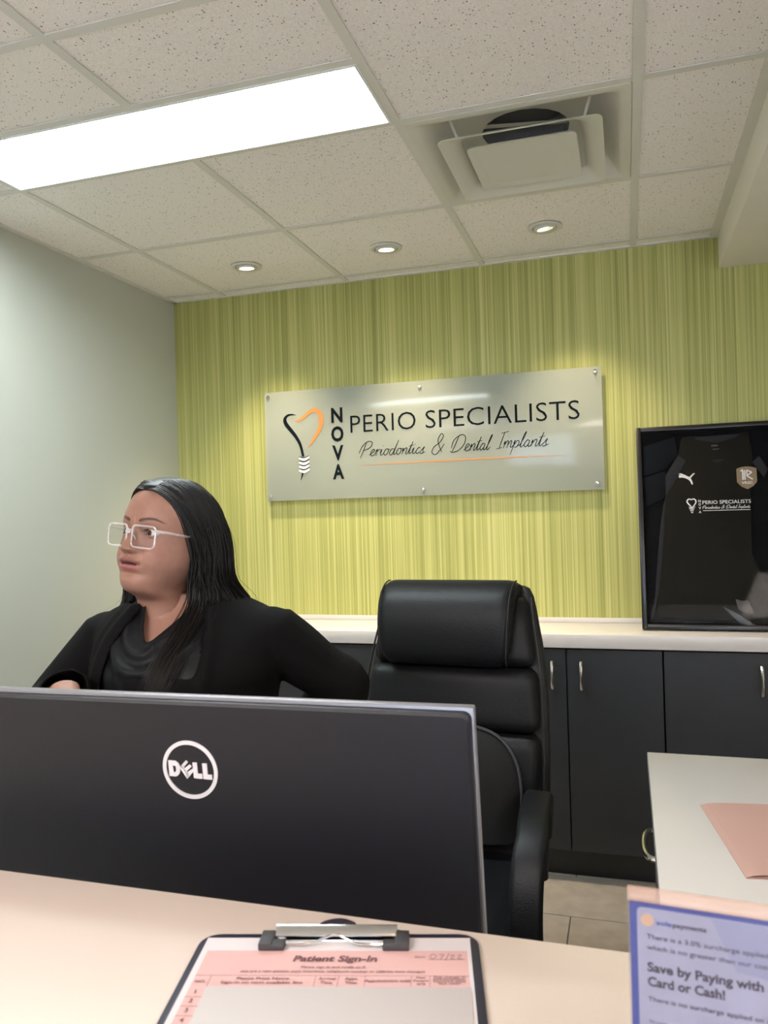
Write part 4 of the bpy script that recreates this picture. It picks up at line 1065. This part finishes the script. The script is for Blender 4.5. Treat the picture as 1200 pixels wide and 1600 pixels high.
blend((.045, .020, .015), .92/(1+np.exp((np.abs(hz_-bz)-bw)/.45))*(ax > 10)*(ax < 56))
for s in (-1, 1):
    dx = hx_-s*EX; dz = hz_-EZ; uh = 5.9*np.sqrt(np.clip(1-(np.abs(dx+s)/15)**2.2, 0, 1))+.6+.05*dx*s
    blend((.03, .015, .012), .9*np.exp(-((dz-uh)/.75)**2)*(np.abs(dx) < 15.5))
blend((.12, .04, .03), .8*np.exp(-((ax-7)/2.6)**2-((hz_+39.5)/2.0)**2))  # shade inside the nostrils painted dark
at = me.color_attributes.new('skin_tone_and_shade', 'FLOAT_COLOR', 'POINT')
at.data.foreach_set('color', np.c_[col, np.ones(n)].ravel().astype(np.float32))
M_skin = mat('warm_brown_skin', (.4, .22, .15), .50, sub=.12, spec=.35)
nt = M_skin.node_tree; vc = nt.nodes.new('ShaderNodeVertexColor'); vc.layer_name = 'skin_tone_and_shade'; bs = nt.nodes['Principled BSDF']
nz_ = nt.nodes.new('ShaderNodeTexNoise'); nz_.inputs['Scale'].default_value = 90; nz_.inputs['Detail'].default_value = 4
mr_ = nt.nodes.new('ShaderNodeMapRange'); mr_.inputs[1].default_value = .3; mr_.inputs[2].default_value = .7; mr_.inputs[3].default_value = .93; mr_.inputs[4].default_value = 1.06
tc_ = nt.nodes.new('ShaderNodeTexCoord'); nt.links.new(tc_.outputs['Object'], nz_.inputs['Vector']); nt.links.new(nz_.outputs['Fac'], mr_.inputs[0])
vs_ = nt.nodes.new('ShaderNodeVectorMath'); vs_.operation = 'SCALE'; nt.links.new(vc.outputs['Color'], vs_.inputs[0]); nt.links.new(mr_.outputs[0], vs_.inputs['Scale']); nt.links.new(vs_.outputs[0], bs.inputs['Base Color'])
me.materials.clear(); me.materials.append(M_skin); me.shade_smooth()

# eyes
GZ = Matrix.Rotation(math.radians(-6), 4, 'Z')
for s in (-1, 1):
    b = MB(); mi = []
    prof_ = []; N_ = 26
    for k in range(1, N_):
        a = PI*k/N_; prof_.append((ER*math.sin(a), -ER*math.cos(a)))
    rings = [[(r*math.cos(t), h, r*math.sin(t)) for t in [2*PI*j/28 for j in range(28)]] for r, h in prof_]
    b.loft(rings)
    o = b.build('eye', mat('eye_white', (.62, .58, .55), .15, spec=.6), pr_, smooth=True, angle=180, xf=Matrix.Translation(hl(s*EX, EYB, EZ)) @ HM.to_3x3().normalized().to_4x4() @ GZ @ Matrix.Scale(.001*HS, 4))
    o.data.materials.append(mat('dark_brown_iris', (.035, .018, .010), .15, spec=.6)); o.data.materials.append(mat('pupil', (.002, .002, .002), .1))
    for i_, p in enumerate(o.data.polygons):
        c_ = Vector((0, 0, 0))
        ii = [v for v in p.vertices]; k = min(v//28 for v in ii)
        if len(ii) > 4: k = 0 if min(ii) == 0 else 25
        a_ = PI*(k+1.5)/N_ if len(ii) == 4 else (0 if k == 0 else PI)
        rr_ = ER*math.sin(a_); 
        if a_ < PI/2: p.material_index = 2 if rr_ < 2.6 else 1 if rr_ < 6.0 else 0
# eyeglasses: clear rounded-rectangle rims
eg = empty('eyeglasses', (0, 0, 0)); eg.parent = pr_; eg['label'] = 'clear transparent eyeglasses'
M_clear = mat('clear_frame_plastic', (.82, .80, .80), .08, alpha=.33, spec=1.0, coat=.6)
M_lens = mat('lens_glass', (.05, .06, .07), .01, alpha=.07, spec=.9)
def rim_pts(s, grow=0.0, dy=0.0, n=5):
    out = []
    hwL, hhL = 26.0+grow, 19.5+grow
    cx_, cz_ = s*33.0, -8.0
    for (ax_, az_, a0) in ((hwL-7, hhL-7, 0), (-hwL+7, hhL-7, 90), (-hwL+9, -hhL+9, 180), (hwL-9, -hhL+9, 270)):
        r_ = 7 if a0 < 180 else 9
        for k in range(n+1):
            a = math.radians(a0+90*k/n); x = ax_+r_*math.cos(a); z = az_+r_*math.sin(a)
            xx = cx_+x*s; ff = 94.0-.0016*xx*xx+.10*z*.5+dy
            out.append(hl(xx, ff, cz_+z))
    return out
for s in (-1, 1):
    b = MB(); P_c = rim_pts(s); b.tube(P_c, .0019*HS, 6, closed=True); b.build('rim', M_clear, eg, smooth=True)
    b = MB(); Q = rim_pts(s, -1.0); Q2 = [q+(HM.to_3x3() @ Vector((0, -.0009, 0))) for q in Q]; b.loft([[tuple(q) for q in Q], [tuple(q) for q in Q2]]); b.build('lens', M_lens, eg)
    b = MB(); b.tube([tuple(hl(s*(58), 89.0, 4)), tuple(hl(s*67, 84, 4)), tuple(hl(s*73, 74, 4)), tuple(hl(s*79, 30, 3)), tuple(hl(s*80, 2, 2)), tuple(hl(s*79, -8, -8))], [.0027, .0026, .0021, .0019, .0019, .0016], 6, flat=1.2); b.build('temple', M_clear, eg, smooth=True)
    b = MB(); b.tube([tuple(hl(s*9.0, 93, -6)), tuple(hl(s*10.5, 90, -10)), tuple(hl(s*12, 89, -14))], .0015, 6); b.build('nose_pad', M_clear, eg, smooth=True)
b = MB(); b.tube([tuple(hl(x, 94.6-.0016*x*x, z)) for x, z in ((-9.5, -1), (-5, 2), (0, 3), (5, 2), (9.5, -1))], .0022, 6); b.build('bridge', M_clear, eg, smooth=True)
b = MB(); c_ = hl(93.5, -2, -33); b = ell(tuple(c_), (.0022, .0022, .0022), 8); b.build('ear_stud', M_steel, pr_, smooth=True)

# ---------------- clothing
def cloth_obj(name, mbx, vox, keep, ridges, material, thick, smooth=8, noise=0.0, nscale=20, seed=0):
    o = mesh_obj(mbx, name); voxel(o, vox, smooth); me = o.data; n = len(me.vertices)
    co = np.empty(n*3); me.vertices.foreach_get('co', co); co = co.reshape(-1, 3); no = np.empty(n*3); me.vertex_normals.foreach_get('vector', no); no = no.reshape(-1, 3)
    cx_, cy_ = -.82-PX, 1.355-PY
    dx, dy = co[:, 0]-cx_, co[:, 1]-cy_
    xt = dx*math.cos(TYAW)+dy*math.sin(TYAW); yt = -(-dx*math.sin(TYAW)+dy*math.cos(TYAW)); zt = co[:, 2]
    D = np.zeros(n)
    for pts, amp, sig in ridges:
        P2 = np.array(catmull(pts, 8)); a = P2[:-1]; d_ = P2[1:]-a; L2 = (d_**2).sum(1)
        q = np.stack([xt, zt], 1)
        t = np.clip(((q[:, None, :]-a[None])*d_[None]).sum(2)/L2[None], 0, 1)
        dist = np.sqrt(((q[:, None, :]-(a[None]+t[..., None]*d_[None]))**2).sum(2)).min(1)
        D += amp*np.exp(-(dist/sig)**2)*(yt > -.02)
    if noise:
        rs_ = np.random.RandomState(seed)
        for k in range(10):
            kv = rs_.normal(size=3)*nscale*(1, 1, .45); D += noise/3*np.sin(co @ kv+rs_.rand()*6.28)
    co += no*D[:, None]; me.vertices.foreach_set('co', co.ravel())
    K_ = keep(xt, yt, zt)
    bm = bmesh.new(); bm.from_mesh(me); bm.verts.ensure_lookup_table()
    bmesh.ops.delete(bm, geom=[v for v in bm.verts if not K_[v.index]], context='VERTS')
    bd = [(v, [e.other_vert(v) for e in v.link_edges if e.is_boundary]) for v in bm.verts if v.is_boundary]
    for _ in range(30):
        nw = [v.co*.5+(sum((q.co for q in ns_), Vector())/len(ns_))*.5 if ns_ else v.co.copy() for v, ns_ in bd]
        for (v, ns_), c_ in zip(bd, nw): v.co = c_
    ring_ = [v for v in bm.verts if not v.is_boundary and any(e.other_vert(v).is_boundary for e in v.link_edges)]
    for _ in range(4): bmesh.ops.smooth_vert(bm, verts=ring_, factor=.5, use_axis_x=True, use_axis_y=True, use_axis_z=True)
    bm.to_mesh(me); bm.free()
    md = o.modifiers.new('t', 'SOLIDIFY'); md.thickness = thick; md.offset = -1
    me2 = evalmesh(o); o.modifiers.clear(); o.data = me2; bpy.data.meshes.remove(me); me2.materials.clear(); me2.materials.append(material); me2.shade_smooth()
    o.name = name; o.parent = pr_; return o
M_blouse = mat('black_crepe', (.0036, .0045, .0065), .50, bump=.2, scale=500, spec=.2)
M_card = mat('black_knit', (.003, .003, .0035), .85, bump=.6, scale=700, spec=.15)
bl = MB(); torso(bl, .006, 0, .80, 1.312, foff=.010)

VZ = 1.193
def keep_bl(x, y, z):
    dz = z-VZ
    v = (y > 0) & (dz > 0) & (x > -.032-.42*dz) & (x < -.026+1.0*dz)
    top = (z > np.where(x < 0, 1.292, 1.280))
    l_ = np.interp(z, [.7, 1.0, 1.10, 1.19, 1.235, 1.262], [-.13, -.125, -.118, -.098, -.070, -.05])-.022
    r_ = np.interp(z, [.7, 1.0, 1.10, 1.19, 1.235, 1.262], [.085, .080, .078, .076, .066, .05])+.028
    hid = ((x < l_) | (x > r_) | (y < 0)) & (z < 1.245)
    return ~(v | top | hid) & (z > .81)
cloth_obj('blouse', bl, .0036, keep_bl, [
   ([(-.105, 1.225), (-.100, 1.185), (-.080, 1.155), (-.045, 1.142), (-.005, 1.146), (.035, 1.165), (.065, 1.19)], 0.0079, .010),
   ([(-.085, 1.240), (-.078, 1.20), (-.060, 1.178), (-.035, 1.170), (-.012, 1.178)], 0.0072, .008),
   ([(-.055, 1.250), (-.045, 1.215), (-.030, 1.196)], 0.0065, .008),
   ([(-.030, 1.265), (-.026, 1.225), (-.022, 1.193)], 0.0050, .006),
   ([(.075, 1.255), (.045, 1.225), (.012, 1.200), (-.010, 1.188)], 0.0072, .010),
   ([(.055, 1.185), (.03, 1.16), (.0, 1.13)], 0.0036, .010),
   ([(-.115, 1.16), (-.10, 1.12), (-.07, 1.08), (-.06, 1.0)], 0.0043, .010)], M_blouse, .0015, noise=.0012, nscale=35, seed=2)
cd = MB(); torso(cd, .016, 0, .76, 1.262, foff=.009)
cd = merge(cd, ell(SHL, (.066, .060, .052)), ell(SHR, (.064, .058, .050)))
arm(cd, SHL, ELL, tuple(Vector(WRL).lerp(Vector(ELL), .10)), (.062, .060, .054, .050, .052, .048, .044))
arm(cd, SHR, ELR, tuple(Vector(WRR).lerp(Vector(ELR), .04)), (.060, .058, .053, .049, .050, .046, .043))
wrr = Vector(WRR); dR = (wrr-Vector(ELR)).normalized(); wll = Vector(WRL); dL = (wll-Vector(ELL)).normalized()
def keep_cd_world(co):
    pass
def keep_cd(x, y, z):
    l_ = np.interp(z, [.7, 1.0, 1.10, 1.19, 1.235, 1.262], [-.13, -.125, -.118, -.098, -.070, -.05])
    r_ = np.interp(z, [.7, 1.0, 1.10, 1.19, 1.235, 1.262], [.085, .080, .078, .076, .066, .05])
    op = (y > .02) & (x > l_) & (x < r_) & (y > .055-.2*np.clip(z-1.2, 0, 1)) & ~((y > .17) & (z > 1.02))
    wx, wy = x*math.cos(TYAW)+y*math.sin(TYAW)+(-.82-PX), x*math.sin(TYAW)-y*math.cos(TYAW)+(1.355-PY)
    pR = (wx-wrr.x)*dR.x+(wy-wrr.y)*dR.y+(z-wrr.z)*dR.z; rR = (wx-wrr.x)**2+(wy-wrr.y)**2+(z-wrr.z)**2
    pL = (wx-wll.x)*dL.x+(wy-wll.y)*dL.y+(z-wll.z)*dL.z; rL = (wx-wll.x)**2+(wy-wll.y)**2+(z-wll.z)**2
    cuffR = (pR > -.016) & (rR < .09**2); cuffL = (pL > -.028) & (rL < .075**2)
    return ~(op | cuffR | cuffL | (z > 1.258)) & (z > .775)
cloth_obj('cardigan', cd, .0050, keep_cd, [
   ([(-.080, 1.245), (-.112, 1.20), (-.132, 1.12), (-.140, 1.03), (-.145, .85)], .010, .011),
   ([(-.115, 1.235), (-.140, 1.19), (-.150, 1.12)], .007, .008),
   ([(.072, 1.245), (.088, 1.19), (.090, 1.10), (.095, .9)], .009, .011)], M_card, .003, noise=.0016, nscale=30, seed=5)
b = MB()
for s in (-1, 1):
    kx = -.815+s*.092
    q = catmull([(*L(-.815+s*.078, 1.367, .90), .108), (*L(kx, 1.365, .70), .102), (*L(kx, 1.360, .46), .082), (*L(kx, 1.368, .25), .078), (*L(kx, 1.375, .07), .080)], 5)
    b2 = MB(); b2.tube([a_[:3] for a_ in q], [a_[3] for a_ in q], 18); b = merge(b, b2)
b2 = MB(); torso(b2, .004, 0, .74, .90); b = merge(b, b2)
cloth_obj('trousers', b, .008, lambda x, y, z: (z > .072) & (z < .895), [], mat('black_trouser_cloth', (.012, .012, .013), .8, bump=.3, scale=500), .002, noise=.002, nscale=16)
for s in (-1, 1):
    kx = -.815+s*.092
    b = MB(); rings = []
    for y, hwS, top in ((1.425, .020, .05), (1.42, .034, .072), (1.39, .040, .085), (1.34, .042, .078), (1.29, .044, .060), (1.24, .046, .052), (1.20, .040, .045), (1.185, .022, .034)):
        cx_ = kx+s*.01*(1.42-y)/.2-PX
        rings.append([(cx_+hwS*math.cos(t)*(1 if math.sin(t) > 0 else 1), y-PY, .004+max(0, math.sin(t)*.5+.5)**.8*top) for t in [2*PI*j/16 for j in range(16)]])
    b.loft(rings); b.build('shoe', mat('black_shoe_leather', (.015, .015, .015), .35), pr_, smooth=True, angle=70)

# ---------------- hair
M_hair = mat('black_hair', (.0050, .0040, .0038), .42, spec=.35)
# scalp cap
Xc, Yc, Zc = ww*sp(S_, pw), (yf+yb)/2+cc*(yf-yb)/2, (zf+zb)/2+cc*(zf-zb)/2
C0 = np.array([0, -8, 5.]); Vc = np.stack([Xc, Yc, Zc], -1)
dirc = Vc-np.array([0, -8, 0]); dirc[..., 2] *= np.where(dirc[..., 2] < 0, .15, 1); dirc /= np.linalg.norm(dirc, axis=-1, keepdims=True)
yl = np.interp(Zc, [-125, -60, -35, -10, 20, 50, 68, 78, 90], [-30, -22, -8, 10, 25, 45, 58, 66, 90])
lift = np.clip((yl+8-Yc)/26, 0, 1)**.8*9-4
Vo = Vc+dirc*lift[..., None]
keepc = (Yc < yl+8) & (Zc > -125)
bm = bmesh.new(); sel = {}
st_ = 1
ri_, ti_ = range(0, NR, st_), list(range(0, NT, st_))
for i in ri_:
    for j in ti_:
        if keepc[i, j]: sel[(i, j)] = bm.verts.new(hh(*Vo[i, j]))
ri_ = list(ri_)
for a in range(len(ri_)-1):
    for c_ in range(len(ti_)):
        k4 = [(ri_[a], ti_[c_]), (ri_[a], ti_[(c_+1) % len(ti_)]), (ri_[a+1], ti_[(c_+1) % len(ti_)]), (ri_[a+1], ti_[c_])]
        if all(q in sel for q in k4):
            try: bm.faces.new([sel[q] for q in k4])
            except ValueError: pass
hv, hf = [], []
bm.verts.index_update(); hv = [tuple(v.co) for v in bm.verts]; hf = [tuple(v.index for v in f.verts) for f in bm.faces]; bm.free()
hair = MB(); hair.add(hv, hf)
rs = np.random.RandomState(11)
def strands(guides, count, rad, jit, jit_end, seed, u0=0., u1=1., npts=26, wav=0.0):
    rs = np.random.RandomState(seed)
    G = np.array([catmull(g_, 6) for g_ in guides])          # (g, k, 3)
    Gu = np.linspace(0, 1, len(guides)); kk = G.shape[1]; t = np.linspace(0, 1, npts)
    for _ in range(count):
        u = u0+(u1-u0)*rs.rand()
        a_ = min(int(u*(len(guides)-1)), len(guides)-2); w_ = u*(len(guides)-1)-a_; w_ = w_*w_*(3-2*w_)*.5+w_*.5
        P = G[a_]*(1-w_)+G[a_+1]*w_
        off = rs.normal(size=3); off2 = rs.normal(size=3); ph = rs.rand(3)*6.28; le = .86+.14*rs.rand()
        dpt = rs.rand()
        tt = t*le*(kk-1); i0 = np.minimum(tt.astype(int), kk-2); fr_ = (tt-i0)[:, None]; Q = P[i0]*(1-fr_)+P[i0+1]*fr_
        s_ = np.clip((t-.08)/.5, 0, 1)[:, None]
        cen = np.array([0, -10, 0.]); rad_dir = Q-cen; rad_dir[:, 2] *= .4; rad_dir /= np.linalg.norm(rad_dir, axis=1, keepdims=True)
        Q = Q+rad_dir*((4.0+dpt*jit*(.3+.7*s_))*np.clip(t/.09+.05, 0, 1)[:, None]-1.0)+off*s_*jit_end*.5+off2*s_**2*jit_end*.6+np.sin(t[:, None]*(5+3*ph)+ph)*wav*s_
        r_ = rad*(.7+.6*rs.rand()); R_ = r_*np.clip(np.minimum((t+.03)/.08, (1.02-t)/.35), .15, 1)
        pts = [hh(*q) for q in Q]
        hair.tube([tuple(p) for p in pts], [x*.001 for x in R_], 4, cap=False, flat=.7)
# her left (camera right) side
A = [
 [(-8, 64, 79), (20, 66, 76), (48, 55, 60), (66, 38, 34), (75, 20, -2), (78, 6, -34), (75, 4, -75), (70, 24, -120), (70, 66, -165), (64, 112, -210), (56, 140, -255), (46, 150, -320)],
 [(-8, 50, 92), (26, 48, 91), (56, 32, 72), (74, 16, 38), (82, -2, 0), (85, -12, -38), (84, -8, -80), (84, 12, -125), (82, 60, -170), (78, 104, -212), (68, 134, -256), (58, 146, -310)],
 [(-6, 40, 102), (30, 36, 99), (60, 18, 76), (78, -2, 40), (85, -18, 0), (88, -26, -40), (88, -20, -84), (92, -2, -128), (94, 44, -170), (92, 88, -212), (82, 120, -255), (72, 136, -300)],
]
B = [
 [(-7, 38, 101), (30, 33, 99), (61, 15, 76), (79, -5, 40), (86, -22, 0), (89, -30, -42), (91, -28, -86), (97, -20, -124), (112, -12, -155), (134, -14, -170), (152, -36, -182), (156, -66, -230)],
 [(-4, 30, 106), (34, 24, 101), (65, 6, 76), (82, -14, 40), (89, -28, 0), (90, -34, -42), (92, -32, -86), (100, -28, -124), (122, -30, -152), (150, -48, -163), (178, -82, -175), (180, -100, -230)],
 [(-3, 10, 109), (34, 2, 104), (67, -16, 76), (82, -34, 38), (88, -48, 0), (89, -54, -44), (92, -56, -90), (104, -60, -128), (128, -68, -155), (150, -88, -180), (150, -106, -240), (140, -108, -310)],
 [(-2, -22, 107), (32, -34, 98), (60, -50, 68), (72, -66, 30), (78, -76, -8), (82, -82, -52), (88, -86, -96), (98, -94, -136), (110, -108, -170), (116, -122, -230), (118, -126, -290), (116, -126, -350)],
 [(0, -52, 100), (20, -72, 80), (38, -90, 44), (46, -100, 8), (50, -104, -32), (54, -106, -74), (60, -108, -116), (66, -112, -156), (72, -122, -200), (78, -130, -260), (80, -134, -320), (80, -134, -380)],
 [(0, -60, 96), (4, -84, 66), (6, -100, 30), (6, -107, -8), (6, -110, -50), (6, -112, -92), (6, -114, -134), (8, -120, -174), (10, -128, -220), (12, -134, -280), (12, -138, -340), (12, -138, -400)],
]
Cg = [  # her right side, falls behind and over the far shoulder
 [(-8, 64, 79), (-28, 61, 78), (-52, 44, 62), (-70, 24, 32), (-78, 6, -4), (-82, -6, -36), (-82, -4, -78), (-86, 4, -116), (-100, 16, -146), (-122, 24, -168), (-138, 20, -196), (-140, 8, -240)],
 [(-4, 50, 96), (-34, 44, 94), (-62, 24, 68), (-78, 0, 34), (-85, -18, 0), (-88, -26, -40), (-88, -26, -82), (-94, -20, -122), (-110, -10, -150), (-130, -8, -172), (-148, -20, -200), (-150, -40, -250)],
 [(-4, 10, 109), (-36, 0, 102), (-66, -18, 72), (-80, -36, 34), (-86, -50, 0), (-88, -56, -44), (-90, -60, -88), (-98, -66, -128), (-112, -80, -158), (-124, -100, -200), (-126, -116, -260), (-124, -120, -320)],
 [(-3, -30, 106), (-30, -46, 92), (-54, -66, 60), (-64, -80, 22), (-68, -88, -16), (-70, -92, -58), (-72, -96, -100), (-78, -104, -140), (-84, -118, -180), (-88, -128, -240), (-88, -132, -300), (-86, -132, -360)],
 [(0, -60, 96), (-4, -84, 66), (-6, -100, 30), (-6, -107, -8), (-6, -110, -50), (-6, -112, -92), (-6, -114, -134), (-8, -120, -174), (-10, -128, -220), (-12, -134, -280), (-12, -138, -340), (-12, -138, -400)],
]
strands(A, 620, 1.25, 9, 9, 1, wav=2.0)
strands(B, 1150, 1.30, 10, 9, 2, wav=2.0)
strands(Cg, 750, 1.30, 9, 8, 3, wav=1.5)
strands(A, 50, .4, 10, 16, 4, wav=5); strands(B, 30, .4, 12, 16, 5, wav=5, u1=.6); strands(Cg, 30, .4, 10, 16, 6, wav=5)
ho = hair.build('hair', M_hair, pr_, smooth=True, angle=180)
